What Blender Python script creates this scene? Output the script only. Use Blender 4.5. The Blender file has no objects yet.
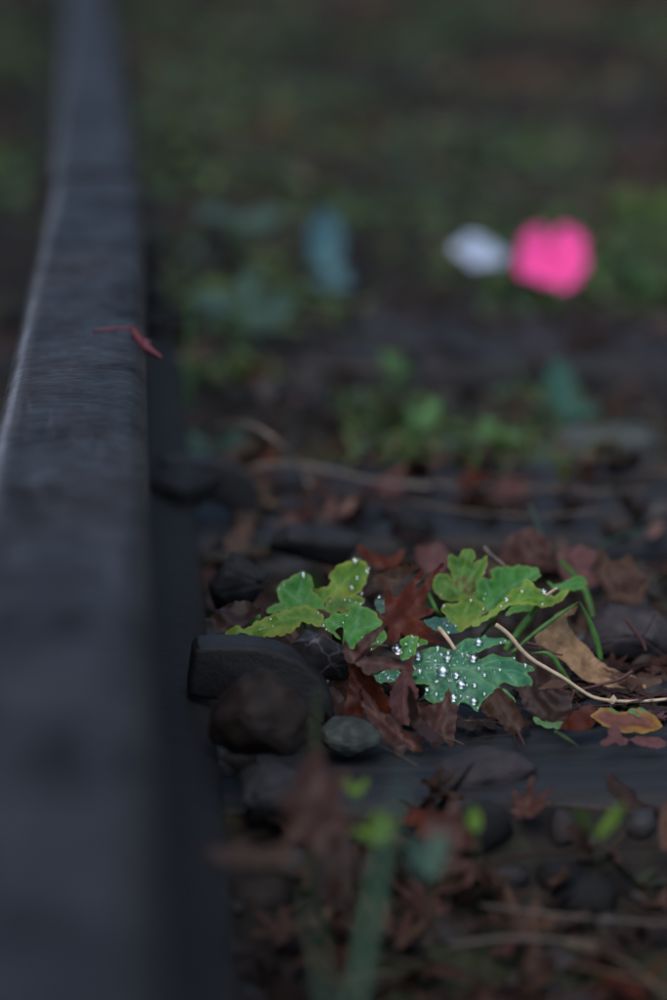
import bpy, bmesh, math, random
import numpy as np
from mathutils import Vector, Matrix, noise
from mathutils.geometry import delaunay_2d_cdt

random.seed(11)
RNG = np.random.default_rng(5)
S = bpy.context.scene
COL = S.collection
R = math.radians

# ------------------------------------------------------------------ camera
PW, PH, FPX = 667.0, 1000.0, 2778.0
PITCH, YAW = math.atan(660 / FPX), R(3.99)
RAIL_TOP = 0.153
CAM = Vector((0.0, 0.0, RAIL_TOP + 0.253))
FWD = Vector((math.sin(YAW) * math.cos(PITCH), math.cos(YAW) * math.cos(PITCH), -math.sin(PITCH)))
RGT = Vector((math.cos(YAW), -math.sin(YAW), 0.0))
UPV = RGT.cross(FWD)
cd = bpy.data.cameras.new('camera'); cam = bpy.data.objects.new('camera', cd); COL.objects.link(cam)
cam.matrix_world = Matrix((( RGT.x, UPV.x, -FWD.x, CAM.x), (RGT.y, UPV.y, -FWD.y, CAM.y), (RGT.z, UPV.z, -FWD.z, CAM.z), (0, 0, 0, 1)))
cd.sensor_fit = 'VERTICAL'; cd.sensor_height = 36.0; cd.sensor_width = 24.0; cd.lens = 100.0
cd.clip_start = 0.05; cd.clip_end = 2000
cd.dof.use_dof = True; cd.dof.focus_distance = 1.335; cd.dof.aperture_fstop = 3.4
S.camera = cam

# ------------------------------------------------------------------ sky, sun, exposure (overcast, deep shade)
W = bpy.data.worlds.new('World'); S.world = W; W.use_nodes = True
nt = W.node_tree; bg = nt.nodes['Background']
sky = nt.nodes.new('ShaderNodeTexSky'); sky.sky_type = 'NISHITA'; sky.sun_disc = False
SUN_EL, SUN_AZ = R(60), R(215)
sky.sun_elevation = SUN_EL; sky.sun_rotation = SUN_AZ
sky.air_density = 1.0; sky.dust_density = 1.5; sky.ozone_density = 1.0
nt.links.new(sky.outputs[0], bg.inputs[0]); bg.inputs[1].default_value = 0.13
sd = bpy.data.lights.new('sun', 'SUN'); sun = bpy.data.objects.new('sun', sd); COL.objects.link(sun)
sd.energy = 0.65; sd.angle = R(60); sd.color = (1.0, 0.97, 0.93)
sun.rotation_euler = Vector((math.sin(SUN_AZ) * math.cos(SUN_EL), math.cos(SUN_AZ) * math.cos(SUN_EL), math.sin(SUN_EL))).to_track_quat('Z', 'Y').to_euler()
S.view_settings.view_transform = 'Standard'; S.view_settings.look = 'None'
S.view_settings.exposure = 1.70; S.view_settings.gamma = 1.0; S.view_settings.use_curve_mapping = False
S.cycles.use_denoising = True
S.cycles.max_bounces = 8; S.cycles.blur_glossy = 0.5

# ------------------------------------------------------------------ helpers
def ray(px, py):
    return (FWD + RGT * ((px - PW / 2) / FPX) - UPV * ((py - PH / 2) / FPX))
def at(px, py, z):
    d = ray(px, py); return CAM + d * ((z - CAM.z) / d.z)
def atd(px, py, depth):
    return CAM + ray(px, py) * depth
def proj(p):
    v = Vector(p) - CAM; d = v.dot(FWD)
    return PW / 2 + FPX * v.dot(RGT) / d, PH / 2 - FPX * v.dot(UPV) / d, d

def nz(x, y, z=0.0, s=1.0):
    return noise.noise(Vector((x * s, y * s, z)))

def tag(o, label, cat, group=None, kind=None):
    if label: o['label'] = label
    if cat: o['category'] = cat
    if group: o['group'] = group
    if kind: o['kind'] = kind
    return o
def mesh_obj(name, me, mat=None, parent=None, mw=None):
    o = bpy.data.objects.new(name, me); COL.objects.link(o)
    if mat is not None and not me.materials: me.materials.append(mat)
    if parent is not None: o.parent = parent
    if mw is not None: o.matrix_local = mw
    return o
def mesh(name, verts, faces, mat=None, smooth=True):
    me = bpy.data.meshes.new(name); me.from_pydata([tuple(v) for v in verts], [], faces); me.update()
    if smooth: me.polygons.foreach_set('use_smooth', [True] * len(me.polygons))
    if mat is not None: me.materials.append(mat)
    return me
def empty(name, loc):
    o = bpy.data.objects.new(name, None); COL.objects.link(o); o.location = loc; o.empty_display_size = 0.02
    bpy_roots.append(o); return o
bpy_roots = []
def tube(pts, radii, n=7, name='tube', mat=None, cap=True):
    pts = [Vector(p) for p in pts]; V = []; F = []
    for i, p in enumerate(pts):
        t = (pts[min(i + 1, len(pts) - 1)] - pts[max(i - 1, 0)]).normalized()
        a = t.cross(Vector((0.13, 0.21, 0.97))).normalized(); b = t.cross(a)
        r = radii[i] if hasattr(radii, '__len__') else radii
        for k in range(n):
            c = 2 * math.pi * k / n
            V.append(p + (a * math.cos(c) + b * math.sin(c)) * r)
    for i in range(len(pts) - 1):
        for k in range(n):
            F.append((i * n + k, i * n + (k + 1) % n, (i + 1) * n + (k + 1) % n, (i + 1) * n + k))
    if cap:
        F.append(tuple(range(n - 1, -1, -1))); F.append(tuple((len(pts) - 1) * n + k for k in range(n)))
    return mesh(name, V, F, mat)
def spline(pts, m=6):
    """Catmull-Rom through points"""
    P = [Vector(p) for p in pts]; P = [P[0] * 2 - P[1]] + P + [P[-1] * 2 - P[-2]]; out = []
    for i in range(1, len(P) - 2):
        for k in range(m):
            t = k / m; a, b, c, d = P[i - 1], P[i], P[i + 1], P[i + 2]
            out.append(0.5 * ((2 * b) + (c - a) * t + (2 * a - 5 * b + 4 * c - d) * t * t + (3 * b - a - 3 * c + d) * t ** 3))
    out.append(P[-2]); return out

# ------------------------------------------------------------------ materials
class NT:
    def __init__(s, name):
        s.m = bpy.data.materials.new(name); s.m.use_nodes = True; s.t = s.m.node_tree
        s.b = s.t.nodes['Principled BSDF']; s.b.inputs['Specular IOR Level'].default_value = 0.22; s.out = s.t.nodes['Material Output']
    def n(s, typ, **kw):
        x = s.t.nodes.new(typ)
        for k, v in kw.items():
            if k in x.inputs: x.inputs[k].default_value = v
            else: setattr(x, k, v)
        return x
    def l(s, a, b): s.t.links.new(a, b)
    def noise(s, scale, detail=4, rough=0.55, vec=None, stretch=None):
        tc = s.n('ShaderNodeTexCoord'); v = vec or tc.outputs['Object']
        if stretch:
            mp = s.n('ShaderNodeMapping'); mp.inputs['Scale'].default_value = stretch; s.l(v, mp.inputs['Vector']); v = mp.outputs[0]
        x = s.n('ShaderNodeTexNoise'); x.inputs['Scale'].default_value = scale; x.inputs['Detail'].default_value = detail; x.inputs['Roughness'].default_value = rough
        s.l(v, x.inputs['Vector']); return x.outputs['Fac']
    def ramp(s, fac, stops):
        x = s.n('ShaderNodeValToRGB'); e = x.color_ramp.elements
        while len(e) < len(stops): e.new(0.5)
        for q, (p, c) in zip(e, stops): q.position = p; q.color = (*c, 1) if len(c) == 3 else c
        s.l(fac, x.inputs[0]); return x.outputs[0]
    def mix(s, fac, a, b, mode='MIX'):
        x = s.n('ShaderNodeMix'); x.data_type = 'RGBA'; x.blend_type = mode
        for v, i in ((fac, 0), (a, 6), (b, 7)):
            if isinstance(v, (int, float)): x.inputs[i].default_value = v
            elif isinstance(v, tuple): x.inputs[i].default_value = (*v, 1)
            else: s.l(v, x.inputs[i])
        return x.outputs[2]
    def maprange(s, v, a, b, c, d):
        x = s.n('ShaderNodeMapRange'); s.l(v, x.inputs[0])
        for i, q in enumerate((a, b, c, d)): x.inputs[i + 1].default_value = q
        return x.outputs[0]
    def bump(s, h, strength, dist, prev=None):
        x = s.n('ShaderNodeBump'); x.inputs['Strength'].default_value = strength; x.inputs['Distance'].default_value = dist
        s.l(h, x.inputs['Height'])
        if prev is not None: s.l(prev, x.inputs['Normal'])
        s.l(x.outputs[0], s.b.inputs['Normal']); return x.outputs[0]
    def col(s, c):
        if isinstance(c, tuple): s.b.inputs['Base Color'].default_value = (*c, 1)
        else: s.l(c, s.b.inputs['Base Color'])

def mat_rail():
    t = NT('worn_rail_steel')
    a = t.noise(30, 6, 0.65, stretch=(1, 0.5, 1)); f = t.noise(620, 5, 0.7, stretch=(0.09, 1, 1)); g = t.noise(11, 5, 0.6, stretch=(1.6, 0.6, 1)); k = t.noise(75, 6, 0.7, stretch=(1.2, 0.13, 1)); h = t.noise(240, 5, 0.7, stretch=(0.35, 1, 1))
    c = t.ramp(a, [(0.3, (0.0050, 0.0050, 0.0062)), (0.52, (0.0085, 0.0088, 0.0108)), (0.75, (0.0150, 0.0156, 0.0190))])
    c = t.mix(t.maprange(g, 0.50, 0.64, 0.0, 0.85), c, (0.0150, 0.0098, 0.0085))
    c = t.mix(t.maprange(f, 0.45, 0.66, 0.0, 0.75), c, (0.0300, 0.0315, 0.0375))
    c = t.mix(t.maprange(k, 0.57, 0.70, 0.0, 0.75), c, (0.0480, 0.0510, 0.0600))
    w = t.n('ShaderNodeAttribute', attribute_name='wear'); wm = t.n('ShaderNodeMath', operation='MULTIPLY'); t.l(w.outputs['Fac'], wm.inputs[0]); t.l(t.maprange(k, 0.36, 0.56, 0.15, 1.0), wm.inputs[1])
    c = t.mix(wm.outputs[0], c, (0.130, 0.138, 0.158))
    t.col(c); t.l(t.maprange(a, 0.32, 0.68, 0.02, 0.30), t.b.inputs['Specular IOR Level'])
    t.l(t.maprange(h, 0.35, 0.68, 0.75, 0.42), t.b.inputs['Roughness'])
    n = t.bump(f, 0.6, 0.0006); n = t.bump(h, 0.35, 0.0008, n); t.bump(k, 0.2, 0.001, n)
    return t.m
def mat_rust(name, c1, c2, c3, rough=0.75):
    t = NT(name); a = t.noise(60, 6, 0.65); f = t.noise(600, 3, 0.6)
    c = t.ramp(a, [(0.3, c1), (0.52, c2), (0.75, c3)]); c = t.mix(t.maprange(f, 0.4, 0.7, 0, 0.4), c, c1)
    t.col(c); t.b.inputs['Roughness'].default_value = rough
    n = t.bump(f, 0.5, 0.0008); t.bump(a, 0.5, 0.003, n); return t.m
def mat_soil():
    t = NT('damp_soil'); a = t.noise(9, 8, 0.65); f = t.noise(140, 5, 0.65)
    c = t.ramp(a, [(0.3, (0.008, 0.006, 0.005)), (0.5, (0.016, 0.012, 0.009)), (0.7, (0.026, 0.021, 0.016))])
    g = t.noise(5.5, 4, 0.6); c = t.mix(t.maprange(g, 0.50, 0.60, 0, 0.8), c, (0.034, 0.046, 0.018))
    g2 = t.noise(4.1, 4, 0.6, stretch=(1, 1, 3.3)); c = t.mix(t.maprange(g2, 0.53, 0.63, 0, 0.8), c, (0.050, 0.024, 0.018))
    c = t.mix(t.maprange(f, 0.35, 0.7, 0, 0.7), c, (0.007, 0.006, 0.0055)); t.col(c)
    t.b.inputs['Roughness'].default_value = 0.9; n = t.bump(f, 0.8, 0.004); t.bump(a, 0.6, 0.02, n); return t.m
def mat_wood():
    t = NT('weathered_sleeper_timber')
    a = t.noise(60, 7, 0.65, stretch=(0.07, 1, 1)); f = t.noise(420, 4, 0.6, stretch=(0.05, 1, 1)); g = t.noise(7, 4, 0.6)
    c = t.ramp(a, [(0.3, (0.0046, 0.0048, 0.0055)), (0.52, (0.0132, 0.0139, 0.0155)), (0.75, (0.0250, 0.0257, 0.0278))])
    c = t.mix(t.maprange(g, 0.5, 0.68, 0, 0.6), c, (0.0103, 0.0086, 0.0068)); c = t.mix(t.maprange(f, 0.5, 0.75, 0, 0.5), c, (0.0032, 0.0032, 0.0037)); t.col(c)
    t.b.inputs['Roughness'].default_value = 0.62; n = t.bump(f, 0.7, 0.001); t.bump(a, 0.7, 0.003, n); return t.m
def mat_stone(name, c1, c2, c3, rough=0.7, sc=70):
    t = NT(name); a = t.noise(sc, 7, 0.65); f = t.noise(500, 3, 0.6); oi = t.n('ShaderNodeObjectInfo')
    c = t.ramp(a, [(0.32, c1), (0.52, c2), (0.72, c3)])
    hs = t.n('ShaderNodeHueSaturation'); t.l(c, hs.inputs['Color']); t.l(t.maprange(oi.outputs['Random'], 0, 1, 0.7, 1.35), hs.inputs['Value'])
    t.col(hs.outputs[0]); t.b.inputs['Roughness'].default_value = rough
    n = t.bump(f, 0.5, 0.0006); t.bump(a, 0.5, 0.003, n); return t.m
def mat_vein_stone():
    t = NT('veined_dark_stone'); a = t.noise(90, 6, 0.6); f = t.noise(600, 3, 0.6); tc = t.n('ShaderNodeTexCoord'); nzv = t.n('ShaderNodeTexNoise'); nzv.inputs['Scale'].default_value = 120; t.l(tc.outputs['Object'], nzv.inputs['Vector'])
    ad = t.n('ShaderNodeVectorMath', operation='MULTIPLY_ADD'); t.l(nzv.outputs['Color'], ad.inputs[0]); ad.inputs[1].default_value = (0.008, 0.008, 0.008); t.l(tc.outputs['Object'], ad.inputs[2])
    v = t.n('ShaderNodeTexVoronoi', feature='DISTANCE_TO_EDGE'); v.inputs['Scale'].default_value = 38; t.l(ad.outputs[0], v.inputs['Vector'])
    c = t.ramp(a, [(0.3, (0.010, 0.009, 0.010)), (0.55, (0.019, 0.016, 0.017)), (0.75, (0.034, 0.028, 0.028))])
    c = t.mix(t.maprange(v.outputs['Distance'], 0.0, 0.03, 0.55, 0.0), c, (0.105, 0.100, 0.110)); t.col(c); t.b.inputs['Roughness'].default_value = 0.5
    n = t.bump(f, 0.5, 0.0006); t.bump(a, 0.4, 0.002, n); return t.m
def mat_leaf(name, c1, c2, vein, blotch=None, rough=0.45, transl=0.25, sc=70, edge=None, veinmix=0.6, coat=0.0, attr=False, vary=0.25):
    t = NT(name); a = t.noise(sc, 5, 0.6); f = t.noise(700, 3, 0.6)
    oi = t.n('ShaderNodeObjectInfo')
    c = t.mix(t.maprange(a, 0.35, 0.65, 0, 1), c1, c2)
    c = t.mix(t.maprange(t.noise(420, 4, 0.7), 0.38, 0.62, 0.0, 0.55), c, tuple(q * 0.55 for q in c1))
    t.b.inputs['Specular IOR Level'].default_value = 0.14
    if blotch: c = t.mix(t.maprange(t.noise(sc * 0.8, 5, 0.7), 0.53, 0.63, 0, 0.85), c, blotch)
    if edge is not None:
        e = t.n('ShaderNodeAttribute', attribute_name='edge'); c = t.mix(t.maprange(e.outputs['Fac'], 0.0, 0.0022, 0.75, 0.0), c, edge)
    v = t.n('ShaderNodeAttribute', attribute_name='vein')
    vm = t.n('ShaderNodeMath', operation='MULTIPLY'); t.l(v.outputs['Fac'], vm.inputs[0]); vm.inputs[1].default_value = veinmix
    c = t.mix(vm.outputs[0], c, vein)
    if attr:
        q = t.n('ShaderNodeAttribute', attribute_name='tint'); c = t.mix(1.0, c, q.outputs['Color'], 'MULTIPLY')
    hs = t.n('ShaderNodeHueSaturation'); t.l(c, hs.inputs['Color']); t.l(t.maprange(oi.outputs['Random'], 0, 1, 1 - vary, 1 + vary), hs.inputs['Value'])
    c = hs.outputs[0]; t.col(c); t.b.inputs['Roughness'].default_value = rough; t.b.inputs['Coat Weight'].default_value = coat; t.b.inputs['Coat Roughness'].default_value = 0.25
    n = t.bump(f, 0.35, 0.0004); t.bump(a, 0.3, 0.0015, n)
    tr = t.n('ShaderNodeBsdfTranslucent'); t.l(c, tr.inputs['Color']); mx = t.n('ShaderNodeMixShader'); mx.inputs[0].default_value = transl
    t.l(t.b.outputs[0], mx.inputs[1]); t.l(tr.outputs[0], mx.inputs[2]); t.l(mx.outputs[0], t.out.inputs['Surface'])
    return t.m
def mat_plain(name, c, rough=0.5, vary=0.2, transl=0.0, sc=150):
    t = NT(name); a = t.noise(sc, 5, 0.6); d = tuple(q * (1 - vary) for q in c); u = tuple(min(1, q * (1 + vary)) for q in c)
    cc = t.mix(t.maprange(a, 0.35, 0.65, 0, 1), d, u); t.col(cc); t.b.inputs['Roughness'].default_value = rough; t.bump(a, 0.3, 0.0008)
    if transl:
        tr = t.n('ShaderNodeBsdfTranslucent'); t.l(cc, tr.inputs['Color']); mx = t.n('ShaderNodeMixShader'); mx.inputs[0].default_value = transl
        t.l(t.b.outputs[0], mx.inputs[1]); t.l(tr.outputs[0], mx.inputs[2]); t.l(mx.outputs[0], t.out.inputs['Surface'])
    return t.m
def mat_tint(name, rough=0.6, transl=0.2):
    t = NT(name); q = t.n('ShaderNodeAttribute', attribute_name='tint'); a = t.noise(160, 4, 0.6)
    c = t.mix(t.maprange(a, 0.35, 0.65, 0.0, 0.5), q.outputs['Color'], (0.02, 0.016, 0.014)); t.col(c); t.b.inputs['Roughness'].default_value = rough; t.bump(a, 0.4, 0.001)
    if transl:
        tr = t.n('ShaderNodeBsdfTranslucent'); t.l(c, tr.inputs['Color']); mx = t.n('ShaderNodeMixShader'); mx.inputs[0].default_value = transl
        t.l(t.b.outputs[0], mx.inputs[1]); t.l(tr.outputs[0], mx.inputs[2]); t.l(mx.outputs[0], t.out.inputs['Surface'])
    return t.m
def mat_water():
    t = NT('dew_water'); t.b.inputs['Base Color'].default_value = (1, 1, 1, 1); t.b.inputs['Roughness'].default_value = 0.0
    t.b.inputs['Specular IOR Level'].default_value = 0.5; t.b.inputs['Transmission Weight'].default_value = 1.0; t.b.inputs['IOR'].default_value = 1.333
    g = t.n('ShaderNodeBsdfGlossy'); g.inputs['Color'].default_value = (0.93, 0.96, 1.0, 1); g.inputs['Roughness'].default_value = 0.08
    mx = t.n('ShaderNodeMixShader'); mx.inputs[0].default_value = 0.10; t.l(t.b.outputs[0], mx.inputs[1]); t.l(g.outputs[0], mx.inputs[2]); t.l(mx.outputs[0], t.out.inputs['Surface']); return t.m

M = dict(
    wood_grey=mat_stone('bleached_sleeper_timber', (0.0132, 0.0114, 0.0114), (0.0240, 0.0216, 0.0216), (0.0390, 0.0360, 0.0360), 0.7, 25),
    rail=mat_rail(), soil=mat_soil(), wood=mat_wood(), water=mat_water(),
    railside=mat_rust('rail_side_rust', (0.0045, 0.0040, 0.0042), (0.0076, 0.0067, 0.0069), (0.0129, 0.0111, 0.0111)),
    clip=mat_rust('dark_iron', (0.0058, 0.0053, 0.0053), (0.0095, 0.0086, 0.0089), (0.0158, 0.0147, 0.0152), 0.6),
    stone_brown=mat_stone('brown_stone', (0.0096, 0.0058, 0.0045), (0.0176, 0.0102, 0.0077), (0.0320, 0.0198, 0.0147)),
    stone_dark=mat_stone('dark_stone', (0.0070, 0.0067, 0.0074), (0.0134, 0.0128, 0.0138), (0.0240, 0.0230, 0.0240)),
    stone_purple=mat_stone('purple_grey_stone', (0.0128, 0.0100, 0.0108), (0.0240, 0.0192, 0.0200), (0.0420, 0.0344, 0.0344)),
    stone_vein=mat_vein_stone(),
    stone_lichen=mat_stone('lichen_stone', (0.0112, 0.0140, 0.0126), (0.0238, 0.0280, 0.0245), (0.0525, 0.0616, 0.0504), 0.8, 160),
    stone_pale=mat_stone('lichen_grey_stone', (0.0220, 0.0240, 0.0220), (0.0420, 0.0460, 0.0420), (0.0680, 0.0760, 0.0660), 0.75, 110),
    green=mat_leaf('fresh_green_leaf', (0.0345, 0.1380, 0.0230), (0.0644, 0.2127, 0.0391), (0.0831, 0.2003, 0.0831), rough=0.5, transl=0.2, edge=(0.1075, 0.1955, 0.0489), veinmix=0.85, vary=0.1),
    dewy=mat_leaf('dewy_green_leaf', (0.030, 0.115, 0.058), (0.050, 0.165, 0.086), (0.065, 0.190, 0.085), rough=0.45, transl=0.15, edge=(0.075, 0.175, 0.050), veinmix=0.85, coat=0.06, vary=0.05),
    yellowgreen=mat_leaf('yellowing_green_leaf', (0.0666, 0.1571, 0.0209), (0.1189, 0.2143, 0.0286), (0.1333, 0.2475, 0.0476), blotch=(0.1904, 0.2094, 0.0286), rough=0.5, transl=0.25, edge=(0.1904, 0.2285, 0.0381), vary=0.12),
    mottled=mat_leaf('mottled_green_leaf', (0.0476, 0.1238, 0.0228), (0.0857, 0.1762, 0.0286), (0.1142, 0.2190, 0.0476), blotch=(0.0810, 0.0381, 0.0209), rough=0.5, transl=0.25, edge=(0.1428, 0.1904, 0.0381), vary=0.1),
    weed=mat_leaf('dull_green_weed', (0.0450, 0.1125, 0.0390), (0.0780, 0.1575, 0.0510), (0.1050, 0.1950, 0.0750), rough=0.5, transl=0.2, vary=0.3),
    sprout=mat_leaf('pale_green_sprout', (0.060, 0.130, 0.045), (0.100, 0.190, 0.075), (0.12, 0.2, 0.08), rough=0.5, transl=0.2, vary=0.1),
    teal=mat_leaf('blue_green_leaf', (0.0240, 0.0780, 0.0570), (0.0390, 0.1050, 0.0750), (0.0600, 0.1320, 0.0960), rough=0.35, transl=0.2, vary=0.2),
    greyleaf=mat_leaf('grey_green_leaf', (0.042, 0.085, 0.062), (0.062, 0.115, 0.085), (0.09, 0.14, 0.11), blotch=(0.028, 0.055, 0.030), rough=0.45, transl=0.2, sc=40, vary=0.15),
    paleblue=mat_leaf('pale_blue_green_leaf', (0.070, 0.150, 0.170), (0.090, 0.190, 0.215), (0.13, 0.24, 0.25), rough=0.35, transl=0.2, vary=0.1),
    rust_maple=mat_leaf('rust_red_maple_leaf', (0.0622, 0.0134, 0.0062), (0.0985, 0.0228, 0.0094), (0.0440, 0.0103, 0.0072), rough=0.42, transl=0.3, veinmix=0.7),
    wine_maple=mat_leaf('wine_brown_maple_leaf', (0.036, 0.0150, 0.0115), (0.066, 0.0265, 0.0200), (0.12, 0.058, 0.042), blotch=(0.024, 0.012, 0.010), rough=0.42, transl=0.2, veinmix=0.7),
    pink_maple=mat_leaf('dusky_pink_maple_leaf', (0.0900, 0.0372, 0.0360), (0.1230, 0.0540, 0.0510), (0.0600, 0.0240, 0.0210), rough=0.5, transl=0.2, veinmix=0.5),
    dark_leaf=mat_leaf('dark_brown_leaf', (0.0173, 0.0086, 0.0067), (0.0298, 0.0144, 0.0106), (0.0432, 0.0240, 0.0192), rough=0.45, transl=0.12, veinmix=0.4),
    brown_leaf=mat_leaf('brown_leaf', (0.0468, 0.0240, 0.0156), (0.0750, 0.0396, 0.0252), (0.0960, 0.0540, 0.0360), blotch=(0.0270, 0.0144, 0.0108), rough=0.5, transl=0.2, veinmix=0.5),
    tan_leaf=mat_leaf('tan_dry_leaf', (0.220, 0.130, 0.066), (0.310, 0.200, 0.115), (0.14, 0.075, 0.04), blotch=(0.14, 0.075, 0.038), rough=0.6, transl=0.2, veinmix=0.4, vary=0.03),
    orange_leaf=mat_leaf('ochre_edged_leaf', (0.1125, 0.0390, 0.0315), (0.1575, 0.0638, 0.0375), (0.0750, 0.0300, 0.0225), blotch=(0.1950, 0.1125, 0.0150), rough=0.5, transl=0.25, edge=(0.2475, 0.1425, 0.0225)),
    grass=mat_plain('grass_green', (0.055, 0.135, 0.030), 0.45, 0.3, 0.25), grass_teal=mat_plain('grass_blue_green', (0.036, 0.078, 0.048), 0.45, 0.2, 0.15),
    olive=mat_plain('olive_grass', (0.030, 0.040, 0.016), 0.5, 0.3, 0.15), straw=mat_plain('straw', (0.40, 0.30, 0.20), 0.5, 0.15), straw_mid=mat_plain('grey_straw', (0.15, 0.125, 0.105), 0.6, 0.25), straw_dull=mat_plain('dull_straw', (0.085, 0.066, 0.052), 0.6, 0.25), twig=mat_plain('dark_red_stalk', (0.050, 0.020, 0.018), 0.5, 0.3),
    pink=mat_plain('hot_pink_petal', (0.95, 0.082, 0.33), 0.6, 0.16, 0.12, 45), white=mat_plain('white_petal', (0.50, 0.56, 0.67), 0.5, 0.05, 0.2), pollen=mat_plain('yellow_flower_centre', (0.45, 0.28, 0.04), 0.7),
    scrap_red=mat_plain('red_leaf_scrap', (0.085, 0.020, 0.026), 0.45, 0.35, 0.15), litter=mat_tint('mixed_leaf_litter'), gravel=mat_tint('ballast_gravel', 0.75, 0.0), greens=mat_tint('mixed_ground_greens', 0.5, 0.25),
)

# ------------------------------------------------------------------ ground, sleepers, rails
SLEEPER_FRONT = [-0.30, 0.20, 0.66]
for py_ in (798,): SLEEPER_FRONT.append(at(450, py_, -0.004).y)
SLEEPER_FRONT.append(at(500, 531, -0.004).y); SLEEPER_FRONT.append(at(500, 358, -0.004).y)
while SLEEPER_FRONT[-1] < 12: SLEEPER_FRONT.append(SLEEPER_FRONT[-1] + 0.57)
SL_W, SL_TOP = 0.21, -0.004
def base_h(x, y):
    h = -0.030 + 0.014 * nz(x, y, 0.3, 3.1) + 0.010 * nz(x, y, 1.7, 11) + 0.004 * nz(x, y, 4.1, 37)
    if y < SLEEPER_FRONT[3]:
        t = SLEEPER_FRONT[3] - y; h = max(h - 0.012, -0.006 - 0.30 * t + 0.010 * nz(x, y, 6.6, 16) + 0.004 * nz(x, y, 2.6, 50))
    if x < -0.12: h += min(0.05, (-0.12 - x) * 0.10)
    if y > 1.95 and x < 0.26: h += 0.026 * min(1, (0.26 - x) / 0.12) * min(1, (y - 1.95) / 0.1)
    if y > 2.55: h += 0.030 * min(1, (y - 2.55) / 0.15)
    for q_, f in enumerate(SLEEPER_FRONT[4:]):
        if 0 < f - y < 0.16 and (q_ > 1 or x < 0.12): h = max(h, -0.010 - 0.16 * (f - y) + 0.008 * nz(x, y, 6.6, 14))
    return h
def gz(x, y):
    h = base_h(x, y)
    if -0.62 < x < 1.62:
        for f in SLEEPER_FRONT:
            if f < y < f + SL_W: return max(h, SL_TOP)
    return h
def grow(a, b, step, lim, g=1.35):
    v = list(np.arange(a, b, step)); s = step
    lo = [a]; hi = [v[-1]]
    while hi[-1] < lim: s *= g; hi.append(hi[-1] + s)
    s = step
    while lo[-1] > -lim: s *= g; lo.append(lo[-1] - s)
    return lo[:0:-1] + v + hi[1:]
xs = grow(-1.0, 1.9, 0.018, 400); ys = grow(0.2, 7.5, 0.022, 400)
V = [(x, y, base_h(x, y) if abs(x) < 6 and abs(y) < 16 else -0.02 + 0.0 * x) for y in ys for x in xs]
nx_ = len(xs); F = [(j * nx_ + i, j * nx_ + i + 1, (j + 1) * nx_ + i + 1, (j + 1) * nx_ + i) for j in range(len(ys) - 1) for i in range(nx_ - 1)]
tag(mesh_obj('ground', mesh('ground', V, F, M['soil'])), None, None, kind='structure')

def sleeper_mesh(seed):
    L0, L1 = -0.60, 1.60; nxs, nys = 180, 22; V = []; F = []
    # closed cross-section ring swept along X
    sec = []
    for k in range(nys + 1): sec.append((SL_W * k / nys, 0.0, 1))
    for z in (-0.03, -0.07, -0.13): sec.append((SL_W, z, 0))
    sec.append((0, -0.13, 0))
    for z in (-0.10, -0.07, -0.045, -0.02): sec.append((0, z, 2))
    n = len(sec)
    for i in range(nxs + 1):
        x = L0 + (L1 - L0) * i / nxs
        for (y, z, q) in sec:
            g = noise.noise(Vector((x * 2.2, y * 75, seed * 7.1))) ; g2 = noise.noise(Vector((x * 5, y * 30, seed + 3.3)))
            dz = -0.0028 * max(0, g) - 0.0028 * max(0, g2 - 0.15) if q == 1 else 0
            dy = 0
            ed = min(y, SL_W - y)
            if q == 1 and ed < 0.012: dz -= 0.006 * (1 - ed / 0.012) * (0.5 + 2.6 * abs(nz(x, 0, seed, 9)))
            if q == 2: dy = 0.004 * nz(x, z * 6, seed + 9, 12) + 0.003 * noise.noise(Vector((x * 3, z * 90, seed)))
            V.append((x, y + dy, z + dz + 0.003 * nz(x, y, seed + 5, 3)))
    for i in range(nxs):
        for k in range(n): F.append((i * n + k, i * n + (k + 1) % n, (i + 1) * n + (k + 1) % n, (i + 1) * n + k))
    F.append(tuple(range(n))); F.append(tuple(nxs * n + k for k in range(n - 1, -1, -1)))
    F = [f[::-1] for f in F]
    return mesh('sleeper', V, F, M['wood'])
SLM = [sleeper_mesh(s) for s in (1, 2, 3)]
for i, f in enumerate(SLEEPER_FRONT):
    if f > 9: break
    o = mesh_obj('sleeper', SLM[i % 3]); o.location = (0, f, SL_TOP); o.rotation_euler.z = R(random.uniform(-0.7, 0.7))
    if i == 3: o.rotation_euler.z = 0
    if i == 5: o.material_slots[0].link = 'OBJECT'; o.material_slots[0].material = M['wood_grey']
    lab, grp = 'weathered dark timber sleeper half buried in leaf litter across the track', 'timber sleepers beyond the flower'
    if i == 3: lab, grp = 'dark timber sleeper just in front of the dewy green leaf, its front edge bare', None
    if i == 4: lab, grp = 'dark timber sleeper just behind the yellowing green leaves, strewn with stalks', None
    if i == 6: lab, grp = 'half-hidden timber sleeper just behind the hot pink flower', None
    if i == 5: lab, grp = 'grey timber sleeper in front of the hot pink flower', None
    if i < 3: lab, grp = 'dark timber sleeper before the leafy gap where the grass blades stand', 'timber sleepers before the grass blades'
    tag(o, lab, 'sleeper', grp)

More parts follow.
